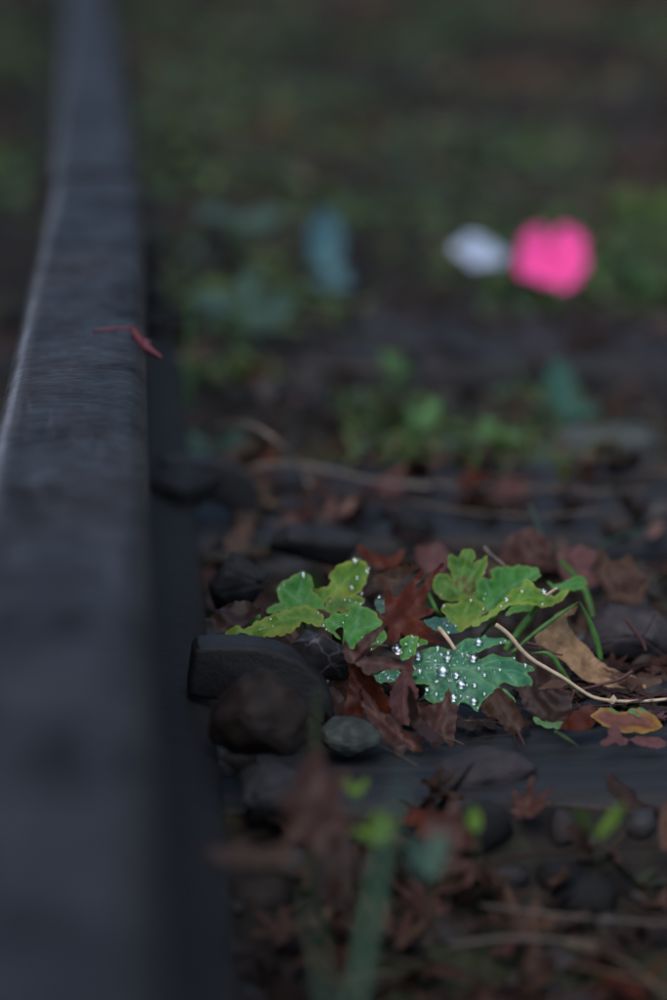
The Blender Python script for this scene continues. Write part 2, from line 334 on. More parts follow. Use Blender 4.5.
HEAD_R = 0.0020                                   # x of the rail head's right side below the camera
RC = HEAD_R - 0.0350
def rail_profile():
    H, p = RAIL_TOP, []
    def arc(cx, cz, r, a0, a1, n):
        return [(cx + r * math.cos(R(a0 + (a1 - a0) * k / n)), cz + r * math.sin(R(a0 + (a1 - a0) * k / n))) for k in range(n + 1)]
    half = [(0, H), (0.010, H - 0.0001), (0.018, H - 0.0005), (0.022, H - 0.0009)] + arc(0.0350 - 0.012, H - 0.0130, 0.012, 76, 4, 9) + [(0.0350, H - 0.026), (0.0345, H - 0.034), (0.031, H - 0.037), (0.012, H - 0.046)] + \
        [(0.0080, H - 0.056), (0.0072, 0.075), (0.0080, 0.045), (0.0125, 0.032), (0.026, 0.0245), (0.050, 0.0165), (0.0610, 0.0125), (0.0635, 0.0095), (0.0635, 0.002), (0.0625, 0.0)]
    return half + [(-x, z) for x, z in reversed(half) if x > 0]
def rail_mesh(y0, y1, step, xoff, name):
    P = rail_profile(); n = len(P); V = []; F = []; N = max(2, int((y1 - y0) / step))
    for i in range(N + 1):
        y = y0 + (y1 - y0) * i / N
        for (x, z) in P: V.append((x + xoff(y), y, z))
    for i in range(N):
        for k in range(n): F.append((i * n + k, (i + 1) * n + k, (i + 1) * n + (k + 1) % n, i * n + (k + 1) % n))
    F.append(tuple(range(n))); F.append(tuple(N * n + k for k in range(n - 1, -1, -1)))
    F = [f[::-1] for f in F]
    me = mesh(name, V, F, M['rail']); me.materials.append(M['railside'])
    a = me.attributes.new('wear', 'FLOAT', 'POINT'); wv = [math.exp(-((x + 0.0285) / 0.0022) ** 2) if z > RAIL_TOP - 0.009 else 0.0 for x, z in P]; a.data.foreach_set('value', np.array(wv * (N + 1), dtype=np.float32))
    for i, pl in enumerate(me.polygons):
        k = i % n
        pl.material_index = 0 if (k < 12 or k >= n - 12) and i < N * n else 1
    return me
JOINT = at(100, 176, RAIL_TOP).y
def xnear(y): return RC
def xfar(y):
    t = y - JOINT; return RC - 0.003 - 0.016 * t - 0.001 * t * t
o = tag(mesh_obj('rail', rail_mesh(-1.2, JOINT - 0.008, 0.02, xnear, 'rail')), 'dark worn steel rail with the red leaf scrap lying on its head', 'rail')
o = tag(mesh_obj('rail', rail_mesh(JOINT + 0.008, 11.0, 0.04, xfar, 'rail')), 'steel rail beyond the joint, bending off past the pink flower', 'rail')
# joint bars
for s in (1, -1):
    fb = empty('joint_bar', (RC, JOINT, 0.07)); tag(fb, 'rusty bolted joint bar clamped on the rail web at the joint', 'joint bar', 'joint bars on the rail joint')
    bm = bmesh.new()
    pr = [(0.0095, -0.032), (0.030, -0.043), (0.033, -0.037), (0.018, -0.022), (0.018, 0.022), (0.028, 0.034), (0.026, 0.042), (0.0095, 0.034)]
    rings = [[bm.verts.new((s * x, y, z)) for x, z in pr] for y in np.linspace(-0.26, 0.26, 9)]
    for a, b in zip(rings, rings[1:]):
        for k in range(len(pr)): bm.faces.new((a[k], a[(k + 1) % len(pr)], b[(k + 1) % len(pr)], b[k]))
    bm.faces.new(rings[0]); bm.faces.new(rings[-1][::-1]); bmesh.ops.recalc_face_normals(bm, faces=bm.faces)
    me = bpy.data.meshes.new('bar'); bm.to_mesh(me); bm.free(); mesh_obj('bar', me, M['railside'], fb)
    for y in (-0.19, -0.07, 0.07, 0.19):
        bm = bmesh.new(); bmesh.ops.create_cone(bm, cap_ends=True, segments=6, radius1=0.017, radius2=0.016, depth=0.016, matrix=Matrix.Translation((s * 0.026, y, 0)) @ Matrix.Rotation(R(90), 4, 'Y'))
        bmesh.ops.create_cone(bm, cap_ends=True, segments=12, radius1=0.010, radius2=0.009, depth=0.03, matrix=Matrix.Translation((s * 0.034, y, 0)) @ Matrix.Rotation(R(90), 4, 'Y'))
        me = bpy.data.meshes.new('nut'); bm.to_mesh(me); bm.free(); mesh_obj('nut', me, M['railside'], fb)

# rail clip: thick curved iron strap on the foot, traced side profile, 45 mm deep
CLIP_D = 1.285
def zoomlist(ox, oy, sc, pts): return [(ox + x / sc, oy + y / sc) for x, y in pts]
cp = zoomlist(180, 620, 3.924, [(52, 78), (90, 70), (160, 68), (240, 70), (330, 80), (420, 110), (500, 155), (560, 220), (600, 290), (618, 370), (612, 470), (470, 470), (420, 340), (300, 300), (110, 300), (26, 280)])
cpw = [atd(x, y, CLIP_D) for x, y in cp]; c0 = Vector((RC, cpw[0].y, 0.0))
def clip_mesh():
    bm = bmesh.new(); D = 0.022
    fr = [bm.verts.new(Vector((p.x, c0.y, p.z)) - c0) for p in cpw]; bk = [bm.verts.new(v.co + Vector((0, D, 0))) for v in fr]
    n = len(fr); bm.faces.new(fr); bm.faces.new(bk[::-1])
    for k in range(n): bm.faces.new((fr[k], bk[k], bk[(k + 1) % n], fr[(k + 1) % n]))
    bmesh.ops.recalc_face_normals(bm, faces=bm.faces)
    bmesh.ops.bevel(bm, geom=[e for e in bm.edges], offset=0.0030, segments=4, affect='EDGES', profile=0.5)
    me = bpy.data.meshes.new('rail_clip'); bm.to_mesh(me); bm.free(); me.materials.append(M['clip'])
    me.polygons.foreach_set('use_smooth', [True] * len(me.polygons)); return me
CLM = clip_mesh()
o = tag(mesh_obj('rail_clip', CLM), 'thick curved dark iron rail clip beside the round brown stone', 'rail clip'); o.location = c0 - Vector((0, 0, 0.0043))
o = tag(mesh_obj('rail_clip', CLM), 'low dark iron rail clip half buried behind the flat stones at the rail foot', 'rail clip'); o.location = (RC - 0.012, at(190, 516, 0.0).y, -0.012)
bm = bmesh.new()
bmesh.ops.create_cube(bm, size=1, matrix=Matrix.Translation((0.064, 0, 0.018)) @ Matrix.Diagonal((0.034, 0.026, 0.012, 1)))
bmesh.ops.create_cube(bm, size=1, matrix=Matrix.Translation((0.0735, 0, -0.02)) @ Matrix.Diagonal((0.015, 0.015, 0.065, 1)))
bmesh.ops.bevel(bm, geom=list(bm.edges), offset=0.003, segments=2, affect='EDGES')
SPK = bpy.data.meshes.new('rail_spike'); bm.to_mesh(SPK); bm.free(); SPK.materials.append(M['railside'])
for i, f in enumerate(SLEEPER_FRONT):
    if f > 8: break
    for side in (1, -1):
        if side == 1 and i in (3, 4): continue
        y = f + (0.07 if side == 1 else 0.13); o = mesh_obj('rail_spike', SPK); o.location = (RC if y < JOINT else xfar(y), y, -0.004)
        if side == -1: o.rotation_euler.z = math.pi
        if side == 1: tag(o, 'dark square-headed spike holding the rail foot on its leafy side', 'spike', 'spikes on the inner rail foot')
        else: tag(o, 'dark square-headed spike holding the rail foot on its outer side', 'spike', 'spikes on the outer rail foot')

# ------------------------------------------------------------------ leaf machinery
def chaikin(P, n=1):
    """smooth closed curve through the given points"""
    N = len(P); Q = []
    for i in range(N):
        a, b, c, d = (np.array(P[(i + k) % N]) for k in (-1, 0, 1, 2))
        for k in range(3):
            t = k / 3; Q.append(tuple((b + 0.4 * (c - a) * (t - 2 * t * t + t ** 3) + (c - b) * (3 * t * t - 2 * t ** 3) + 0.4 * (d - b) * (t ** 3 - t * t))))
    return Q
def resample(P, step, amp=0.0):
    """walk the closed outline; amp pushes every second point inwards a little (fine teeth)"""
    out = []; k = 0; A = np.array(P); c = A.mean(0)
    for i in range(len(P)):
        a, b = A[i], A[(i + 1) % len(P)]; L = np.linalg.norm(b - a); m = max(1, int(round(L / step)))
        t = (b - a) / max(L, 1e-9); nrm = np.array((-t[1], t[0]))
        for j in range(m):
            p = a + (b - a) * j / m
            if j > 0 and k % 2: p = p + nrm * amp * random.uniform(0.4, 1)
            out.append(tuple(p)); k += 1
    return out
def segdist(Pn, segs):
    d = np.full(len(Pn), 1e9)
    for a, b in segs:
        a = np.array(a); b = np.array(b); ab = b - a; t = np.clip(((Pn - a) @ ab) / max(ab @ ab, 1e-12), 0, 1)
        d = np.minimum(d, np.linalg.norm(Pn - (a + t[:, None] * ab), axis=1))
    return d
def area2(P):
    return 0.5 * sum(P[i][0] * P[(i + 1) % len(P)][1] - P[(i + 1) % len(P)][0] * P[i][1] for i in range(len(P)))
def inside(Pn, poly):
    x, y = Pn[:, 0], Pn[:, 1]; r = np.zeros(len(Pn), bool); j = len(poly) - 1
    for i in range(len(poly)):
        xi, yi = poly[i]; xj, yj = poly[j]
        c = ((yi > y) != (yj > y)) & (x < (xj - xi) * (y - yi) / ((yj - yi) if yj != yi else 1e-12) + xi); r ^= c; j = i
    return r
def leaf2d(poly, veins, sp, vw):
    """fill an outline with a triangle sheet; returns points, faces, vein strength, distance to the edge"""
    if area2(poly) < 0: poly = poly[::-1]
    A = np.array(poly); lo, hi = A.min(0), A.max(0)
    gx, gy = np.meshgrid(np.arange(lo[0], hi[0], sp), np.arange(lo[1], hi[1], sp * 0.87))
    gx = gx + (np.arange(gx.shape[0]) % 2)[:, None] * sp * 0.5
    G = np.stack([gx.ravel(), gy.ravel()], 1) + RNG.uniform(-0.12, 0.12, (gx.size, 2)) * sp
    G = G[inside(G, poly)]; es = [(poly[i], poly[(i + 1) % len(poly)]) for i in range(len(poly))]
    if len(G): G = G[segdist(G, es) > sp * 0.45]
    n = len(poly); pts = [Vector(p) for p in poly] + [Vector(tuple(p)) for p in G]
    r = delaunay_2d_cdt(pts, [(i, (i + 1) % n) for i in range(n)], [], 1, 1e-7)
    P = np.array([tuple(v) for v in r[0]]); fc = [tuple(f) for f in r[2]]
    segs = [(v[i], v[i + 1]) for v in veins for i in range(len(v) - 1)]
    dv = segdist(P, segs) if segs else np.full(len(P), 1.0); de = segdist(P, es)
    return P, fc, np.exp(-(dv / vw) ** 2), de
def attrs(me, vein, edge):
    a = me.attributes.new('vein', 'FLOAT', 'POINT'); a.data.foreach_set('value', np.asarray(vein, dtype=np.float32))
    a = me.attributes.new('edge', 'FLOAT', 'POINT'); a.data.foreach_set('value', np.asarray(edge, dtype=np.float32))

def frame(tilt, roll, head=0.0):
    n = Vector((math.sin(R(roll)), -math.sin(R(tilt)) * math.cos(R(roll)), math.cos(R(tilt)) * math.cos(R(roll))))
    if head: n = Matrix.Rotation(R(head), 3, 'Z') @ n
    n.normalize(); e1 = (Vector((1, 0, 0)) - n * n.x).normalized(); return e1, n.cross(e1), n
class Traced: pass
def traced(name, px, depth, tilt, roll, mat, veins=(), cup=0.0, ripple=0.0015, seed=1, sp=0.0013, vw=0.0007, smooth=1, teeth=0.0004, parent=None, bend=None, thick=0.00025, anchor=None, cren=None):
    """a leaf whose outline was read off the photo, laid on a tilted plane at its own distance and then curled"""
    cx = sum(p[0] for p in px) / len(px); cy = sum(p[1] for p in px) / len(px)
    P0 = atd(*(anchor or (cx, cy)), depth); e1, e2, n = frame(tilt, roll)
    def onp(p):
        d = ray(*p); q = CAM + d * ((P0 - CAM).dot(n) / d.dot(n)) - P0; return (q.dot(e1), q.dot(e2))
    if cren is None: cren = 0.0009 if smooth else 0.0
    T = Traced(); poly = [onp(p) for p in px]
    if smooth: poly = chaikin(poly, smooth)
    poly = resample(poly, 0.0017 if teeth > 0.0007 else 0.0013, teeth)
    if cren:
        A = np.array(poly); sgn = 1 if area2(poly) > 0 else -1; acc = 0; out = []
        for i in range(len(A)):
            a, b, c = A[i - 1], A[i], A[(i + 1) % len(A)]; acc += np.linalg.norm(b - a); tg = (c - a) / max(np.linalg.norm(c - a), 1e-9)
            out.append(tuple(b + np.array((tg[1], -tg[0])) * sgn * cren * (abs(math.sin(math.pi * acc / 0.0052)) - 0.45)))
        poly = out
    P, F, vn, de = leaf2d(poly, [[onp(p) for p in v] for v in veins], sp, vw)
    if smooth: ripple = ripple * 1.6
    def zf(u, v):
        r2 = u * u + v * v
        z = cup * r2 * 1000 * 0.02 + ripple * noise.noise(Vector((u * 55, v * 55, seed))) + ripple * 0.6 * noise.noise(Vector((u * 140, v * 140, seed + 4)))
        if bend: z += bend(u, v)
        return z
    V = [(u, v, zf(u, v) - 0.0003 * w + (0.0012 * noise.noise(Vector((u * 220, v * 220, seed + 8))) * math.exp(-e / 0.003))) for (u, v), w, e in zip(P, vn, de)]
    me = mesh(name, V, F, mat); attrs(me, vn, de)
    mw = Matrix(((e1.x, e2.x, n.x, P0.x), (e1.y, e2.y, n.y, P0.y), (e1.z, e2.z, n.z, P0.z), (0, 0, 0, 1)))
    o = mesh_obj(name, me)
    if parent is not None: o.parent = parent; o.matrix_local = Matrix.Translation(-parent.location) @ mw
    else: o.matrix_local = mw
    if False and thick:
        md = o.modifiers.new('thickness', 'SOLIDIFY'); md.thickness = thick; md.offset = -1
    T.o, T.mw, T.onp, T.zf, T.n = o, mw, onp, zf, n; T.poly = poly
    return T
def drop_mesh():
    bm = bmesh.new(); bmesh.ops.create_uvsphere(bm, u_segments=16, v_segments=10, radius=1.0)
    for v in bm.verts:
        v.co.z *= 0.86 if v.co.z > 0 else 0.74
    me = bpy.data.meshes.new('dew_drop'); bm.to_mesh(me); bm.free(); me.polygons.foreach_set('use_smooth', [True] * len(me.polygons)); me.materials.append(M['water']); return me
DROP = drop_mesh()
def drop(T, u, v, r):
    o = bpy.data.objects.new('dew_drop', DROP); COL.objects.link(o); o.parent = T.o
    o.location = (u, v, T.zf(u, v) + r * 0.70 + 0.0003); o.scale = (r, r, r * random.uniform(0.85, 1.0)); o.rotation_euler.z = random.random() * 6
def drops_px(T, lst, k=1.0):
    for x, y, rpx in lst:
        u, v = T.onp((x, y)); drop(T, u, v, rpx * 0.00048 * k)
def drops_rand(T, n, r0, r1, where=None):
    A = np.array(T.poly); lo, hi = A.min(0), A.max(0); c = 0
    while c < n:
        p = RNG.uniform(lo, hi)
        if inside(p[None], T.poly)[0] and (where is None or where(p)):
            drop(T, p[0], p[1], r0 + (r1 - r0) * random.random() ** 2); c += 1
def stalk(name, pxs, depths, r, mat, parent=None, n=6, m=6):
    pts = spline([atd(x, y, d) for (x, y), d in zip(pxs, depths if hasattr(depths, '__len__') else [depths] * len(pxs))], m)
    base = parent.location if parent is not None else pts[0].copy()
    rad = [r * (1.0 - 0.35 * i / len(pts)) * (1 + 0.12 * nz(i, 0, 3.1, 0.7)) for i in range(len(pts))]
    o = mesh_obj(name, tube([p - base for p in pts], rad, n, name, mat)); 
    if parent is not None: o.parent = parent
    else: o.location = base
    return o
def blade(name, pxs, depths, w, mat, parent=None, fold=0.25):
    """a grass blade: tapering folded strip along a spline"""
    pts = spline([atd(x, y, d) for (x, y), d in zip(pxs, depths if hasattr(depths, '__len__') else [depths] * len(pxs))], 6)
    base = parent.location if parent is not None else pts[0].copy(); V = []; F = []; N = len(pts)
    for i, p in enumerate(pts):
        t = (pts[min(i + 1, N - 1)] - pts[max(i - 1, 0)]).normalized(); s = t.cross(FWD).normalized(); f = s.cross(t)
        q = i / (N - 1); ww = w * 0.5 * (0.75 + 0.5 * q if q < 0.4 else 1 - (max(0, q - 0.4) / 0.62) ** 1.7)
        V += [p - base - s * ww + f * ww * fold, p - base, p - base + s * ww + f * ww * fold]
    for i in range(N - 1):
        a = i * 3; F += [(a, a + 1, a + 4, a + 3), (a + 1, a + 2, a + 5, a + 4)]
    o = mesh_obj(name, mesh(name, V, F, mat))
    md = o.modifiers.new('thickness', 'SOLIDIFY'); md.thickness = 0.0003
    if parent is not None: o.parent = parent
    else: o.location = base
    return o

# ------------------------------------------------------------------ in-focus plants
Z1 = lambda pts: zoomlist(400, 620, 4.764, pts)
Z2 = lambda pts: zoomlist(420, 540, 3.706, pts)
Z3 = lambda pts: zoomlist(220, 550, 3.706, pts)
Z4 = lambda pts: zoomlist(330, 560, 4.764, pts)
Z5 = lambda pts: zoomlist(480, 600, 3.567, pts)

# plant with the dewy leaf
pd = empty('leafy_plant', atd(440, 700, 1.345)); tag(pd, 'low plant whose lobed green leaf is covered in dew drops', 'plant')
dew = traced('leaf', Z1([(60, 170), (100, 132), (150, 122), (200, 110), (235, 120), (255, 130), (265, 105), (300, 80), (345, 75), (385, 68), (405, 50), (418, 70), (470, 64), (490, 66), (517, 84), (518, 98), (480, 104), (450, 120), (400, 140), (350, 160), (328, 180), (345, 191), (400, 182), (430, 170), (450, 166), (500, 165), (547, 158), (552, 178), (600, 190), (635, 203), (642, 220), (606, 232), (622, 250), (634, 272), (622, 297), (590, 302), (550, 306), (500, 297), (468, 312), (490, 320), (530, 340), (552, 370), (547, 387), (510, 387), (480, 365), (460, 345), (440, 350), (415, 370), (395, 385), (378, 405), (372, 427), (345, 402), (310, 375), (285, 380), (270, 396), (240, 387), (215, 372), (192, 400), (184, 428), (163, 407), (170, 385), (140, 365), (116, 345), (123, 310), (145, 295), (100, 280), (62, 272), (58, 240), (48, 215), (58, 190)]),
    1.335, 38, -4, M['dewy'], veins=[Z1([(60, 225), (180, 228), (330, 232), (480, 235), (620, 240)]), Z1([(180, 228), (280, 160), (380, 110), (510, 84)]), Z1([(330, 232), (440, 205), (540, 170)]), Z1([(200, 230), (280, 320), (370, 420)]), Z1([(120, 228), (160, 320), (184, 415)]), Z1([(330, 232), (430, 300), (540, 375)]), Z1([(180, 228), (150, 170), (110, 140)]), Z1([(380, 110), (405, 60)]), Z1([(480, 235), (550, 290)]), Z1([(280, 160), (300, 90)])],
    cup=-0.25, ripple=0.0022, seed=3, sp=0.0009, vw=0.0006, parent=pd, smooth=1, cren=0.0004)
hero = [(205, 250, 24), (375, 110, 16), (350, 200, 17), (375, 235, 11), (403, 262, 11), (475, 245, 10), (268, 265, 14), (292, 307, 18), (355, 305, 13), (255, 362, 17), (352, 380, 16), (403, 357, 11), (226, 184, 14), (197, 157, 11), (228, 150, 13), (87, 160, 17), (95, 225, 13), (319, 163, 8), (296, 152, 7), (130, 317, 12), (174, 342, 10), (272, 391, 9), (320, 300, 8), (289, 350, 8), (321, 355, 8), (309, 268, 6), (501, 90, 6), (480, 103, 8), (598, 196, 12), (620, 222, 7), (362, 92, 6), (180, 122, 11), (170, 182, 8), (186, 202, 8), (173, 285, 9), (234, 290, 6), (371, 415, 7), (302, 212, 5), (258, 218, 5), (540, 365, 7), (545, 170, 6)]
drops_px(dew, [(400 + x / 4.764, 620 + y / 4.764, r / 4.764 * (1.25 if r > 13 else 0.9)) for x, y, r in hero], 1.12)
drops_rand(dew, 200, 0.00016, 0.00045, lambda p: p[0] < -0.004)
drops_rand(dew, 26, 0.0002, 0.0005)
T = traced('leaf', Z4([(328, 440), (330, 400), (350, 372), (390, 362), (417, 375), (418, 400), (440, 372), (465, 380), (460, 398), (430, 405), (410, 430), (392, 470), (345, 482)]), 1.34, 45, 10, M['green'], veins=[Z4([(345, 480), (375, 420), (390, 370)])], cup=0.3, seed=9, parent=pd); drops_rand(T, 9, 0.0003, 0.0011)
drops_px(T, [(330 + 312 / 4.764, 560 + 445 / 4.764, 5.5)]) 
T = traced('leaf', Z4([(205, 560), (250, 530), (330, 518), (400, 510), (410, 545), (340, 565), (300, 582), (230, 588)]), 1.335, 25, 0, M['dewy'], cup=0.2, seed=14, parent=pd); drops_rand(T, 40, 0.0002, 0.0008)
T = traced('leaf', Z4([(235, 335), (268, 345), (262, 385), (225, 410), (190, 430), (200, 390)]), 1.345, 45, 8, M['green'], seed=15, parent=pd); drops_rand(T, 5, 0.0003, 0.0008)
T = traced('leaf', Z4([(445, 300), (490, 285), (560, 290), (610, 330), (570, 345), (500, 335)]), 1.36, 25, 0, M['teal'], seed=16, parent=pd); drops_rand(T, 6, 0.0003, 0.0008)
T = traced('leaf', Z4([(218, 190), (240, 180), (262, 200), (270, 240), (240, 260), (222, 235)]), 1.385, 50, 0, M['teal'], seed=17, parent=pd); drops_rand(T, 3, 0.0006, 0.0012)
stalk('stalk', Z1([(185, 40), (205, 60), (235, 100), (262, 140)]), [1.36, 1.352, 1.345, 1.337], 0.0013, M['straw'], pd)
stalk('stalk', [(400, 668), (412, 672), (425, 690), (440, 712)], [1.338, 1.34, 1.345, 1.35], 0.0012, M['grass'], pd)

# right plant, yellowing leaves
pr_ = empty('leafy_plant', atd(480, 640, 1.385)); tag(pr_, 'yellowing lobed leaves of a low plant beside the rust-red maple leaf', 'plant')
T = traced('leaf', Z2([(90, 225), (60, 200), (43, 165), (60, 135), (95, 128), (125, 145), (110, 110), (103, 75), (120, 55), (140, 70), (158, 42), (185, 32), (207, 50), (195, 82), (220, 75), (247, 58), (248, 95), (238, 125), (225, 150), (212, 200), (190, 218), (150, 212), (140, 222)]), 1.40, 58, -8, M['mottled'], veins=[Z2([(150, 220), (150, 140), (180, 45)]), Z2([(150, 200), (80, 150)]), Z2([(150, 190), (230, 80)])], cup=0.25, ripple=0.003, seed=21, parent=pr_); drops_rand(T, 4, 0.0003, 0.0007)
T = traced('leaf', Z2([(212, 205), (206, 160), (265, 150), (260, 120), (285, 103), (330, 104), (400, 106), (437, 120), (437, 150), (400, 166), (370, 182), (340, 186), (320, 215), (290, 252), (250, 268), (240, 252), (190, 218)]), 1.395, 42, 12, M['green'], veins=[Z2([(240, 260), (320, 180), (430, 125)]), Z2([(270, 225), (240, 170)]), Z2([(300, 200), (300, 110)])], cup=0.4, ripple=0.003, seed=22, parent=pr_); drops_rand(T, 3, 0.0003, 0.0008)
T = traced('leaf', Z2([(85, 250), (110, 240), (140, 238), (150, 215), (175, 208), (215, 224), (238, 245), (242, 264), (200, 297), (165, 327), (140, 343), (118, 322), (100, 290), (83, 265)]), 1.375, 55, -12, M['yellowgreen'], veins=[Z2([(140, 335), (160, 275), (190, 215)]), Z2([(150, 300), (95, 260)]), Z2([(155, 290), (235, 255)])], cup=0.3, ripple=0.0022, seed=23, parent=pr_); drops_px(T, [(420 + x / 3.706, 540 + y / 3.706, r) for x, y, r in ((190, 225, 1.8), (92, 252, 2), (132, 322, 2.2), (236, 256, 1.8))])
T = traced('leaf', Z2([(200, 297), (260, 262), (300, 235), (330, 200), (352, 178), (375, 175), (383, 150), (405, 146), (422, 168), (445, 180), (470, 195), (500, 205), (545, 188), (535, 215), (480, 237), (440, 240), (380, 238), (330, 243), (290, 265), (245, 288), (205, 312)]), 1.37, 48, 6, M['yellowgreen'], veins=[Z2([(205, 305), (300, 250), (400, 210), (535, 200)]), Z2([(360, 225), (395, 155)])], cup=-0.2, ripple=0.0025, seed=24, parent=pr_); drops_px(T, [(420 + x / 3.706, 540 + y / 3.706, r) for x, y, r in ((318, 222, 2.6), (458, 192, 3.2), (378, 188, 1.8), (455, 232, 1.5), (300, 245, 1.3))])
T = traced('leaf', Z2([(472, 155), (510, 160), (545, 148), (590, 133), (620, 150), (607, 177), (560, 187), (520, 183)]), 1.42, 30, 5, M['green'], veins=[Z2([(475, 160), (540, 165), (612, 155)])], seed=25, parent=pr_)
T = traced('leaf', Z2([(318, 280), (350, 242), (430, 238), (410, 262), (365, 268)]), 1.39, 40, 5, M['green'], seed=26, parent=pr_)
stalk('stalk', Z2([(238, 28), (262, 55), (300, 85), (322, 105)]), [1.43, 1.425, 1.415, 1.41], 0.0013, M['straw_dull'], pr_)
stalk('stalk', Z2([(30, 200), (55, 250), (75, 285), (95, 320)]), [1.385, 1.38, 1.385, 1.39], 0.0014, M['grass'], pr_)
stalk('stalk', Z2([(440, 240), (410, 280), (370, 320), (345, 360)]), [1.38, 1.385, 1.39, 1.40], 0.0013, M['grass'], pr_)
stalk('stalk', Z2([(300, 255), (270, 300), (230, 350)]), [1.38, 1.385, 1.40], 0.0012, M['grass'], pr_)
stalk('leaf_tip', Z2([(468, 207), (490, 190), (508, 178)]), [1.37, 1.368, 1.366], 0.0009, M['straw'], pr_)

# left plant
pl_ = empty('leafy_plant', atd(310, 640, 1.38)); tag(pl_, 'low green plant with scalloped leaves between the veined stone and the rail', 'plant')
T = traced('leaf', Z3([(178, 242), (190, 215), (225, 200), (213, 160), (223, 130), (260, 110), (300, 86), (322, 88), (342, 110), (344, 150), (362, 170), (387, 200), (382, 227), (330, 217), (290, 217), (240, 232)]), 1.385, 55, -6, M['green'], veins=[Z3([(300, 220), (290, 160), (310, 95)]), Z3([(295, 190), (225, 140)])], cup=0.3, ripple=0.002, seed=31, parent=pl_); drops_px(T, [(220 + x / 3.706, 550 + y / 3.706, r) for x, y, r in ((310, 95, 3.4), (238, 132, 1.8), (222, 150, 1.2))])
T = traced('leaf', Z3([(403, 100), (430, 65), (480, 48), (520, 43), (547, 75), (542, 110), (525, 145), (490, 177), (450, 187), (410, 172), (380, 192), (343, 155), (375, 140), (405, 130), (415, 110)]), 1.40, 55, 8, M['yellowgreen'], veins=[Z3([(390, 185), (450, 130), (520, 55)]), Z3([(440, 140), (415, 95)])], cup=0.35, ripple=0.002, seed=32, parent=pl_); drops_px(T, [(220 + x / 3.706, 550 + y / 3.706, r) for x, y, r in ((492, 50, 3.2), (485, 142, 3.0), (547, 75, 1.2), (540, 85, 2.6), (382, 192, 2.2), (525, 160, 2), (505, 105, 2.2))])
T = traced('leaf', Z3([(20, 290), (60, 280), (90, 290), (130, 265), (180, 240), (240, 228), (300, 210), (340, 213), (377, 235), (387, 265), (382, 282), (320, 264), (300, 267), (275, 297), (230, 312), (150, 324), (120, 327), (100, 302), (60, 307), (25, 312)]), 1.355, 40, -4, M['yellowgreen'], veins=[Z3([(25, 300), (150, 290), (280, 245), (380, 260)]), Z3([(220, 265), (240, 232)]), Z3([(180, 280), (230, 305)])], cup=-0.2, ripple=0.0025, seed=33, parent=pl_); drops_rand(T, 12, 0.0003, 0.0008)
T = traced('leaf', Z3([(385, 270), (415, 240), (470, 235), (480, 203), (510, 198), (532, 215), (570, 225), (592, 260), (602, 280), (570, 312), (530, 347), (490, 367), (470, 362), (440, 332), (400, 302)]), 1.35, 55, -5, M['green'], veins=[Z3([(470, 355), (500, 290), (520, 215)]), Z3([(485, 320), (410, 265)]), Z3([(495, 300), (590, 275)])], cup=0.25, ripple=0.002, seed=34, parent=pl_); drops_px(T, [(220 + x / 3.706, 550 + y / 3.706, r) for x, y, r in ((385, 285, 1.6), (395, 300, 1.4), (470, 245, 1.2))]); drops_rand(T, 8, 0.0002, 0.0005)
T = traced('leaf', Z3([(413, 335), (440, 340), (472, 370), (462, 407), (430, 372)]), 1.352, 50, -8, M['green'], seed=35, parent=pl_); drops_px(T, [(220 + x / 3.706, 550 + y / 3.706, r) for x, y, r in ((458, 400, 2.0), (418, 305, 1.6), (424, 350, 1.2))])
T = traced('leaf', Z3([(398, 192), (430, 168), (470, 180), (520, 168), (533, 200), (480, 207), (470, 237), (440, 227), (410, 237), (388, 217)]), 1.375, 50, 5, M['mottled'], seed=36, parent=pl_); drops_rand(T, 5, 0.0004, 0.001)
T = traced('leaf', Z3([(73, 245), (110, 235), (125, 210), (147, 235), (142, 262), (115, 277)]), 1.375, 50, 5, M['green'], seed=37, parent=pl_)
for q in (((300, 215), (310, 260), (330, 330)), ((460, 180), (440, 240), (420, 330)), ((90, 295), (100, 320), (120, 350)), ((490, 360), (500, 400), (520, 440))):
    stalk('stalk', Z3(q), [1.38, 1.385, 1.40], 0.0012, M['grass'], pl_)

# ------------------------------------------------------------------ hero fallen leaves
def fold(k, a=0.0, c=0.0, curl=0.0):
    ca, sa = math.cos(R(a)), math.sin(R(a))
    return lambda u, v: k * abs(u * sa + v * ca - c) + curl * (u * ca - v * sa) ** 2
def hero_leaf(px, d, tilt, roll, mat, label, cat='leaf', veins=(), teeth=0.0011, name='fallen_leaf', stem=None, bendf=None, cup=0.3, ripple=0.003, seed=1, smooth=0, sp=0.0014):
    e = empty(name, Vector((0, 0, 0))); cx = sum(p[0] for p in px) / len(px); cy = sum(p[1] for p in px) / len(px); e.location = atd(cx, cy, d)
    tag(e, label, cat)
    T = traced('blade', px, d, tilt, roll, M[mat], veins=veins, teeth=teeth, parent=e, bend=bendf, cup=cup, ripple=ripple, seed=seed, smooth=smooth, sp=sp)
    if stem: stalk('stalk', stem[0], stem[1], 0.0009, M['twig'], e)
    return T
c_ = (310, 295)
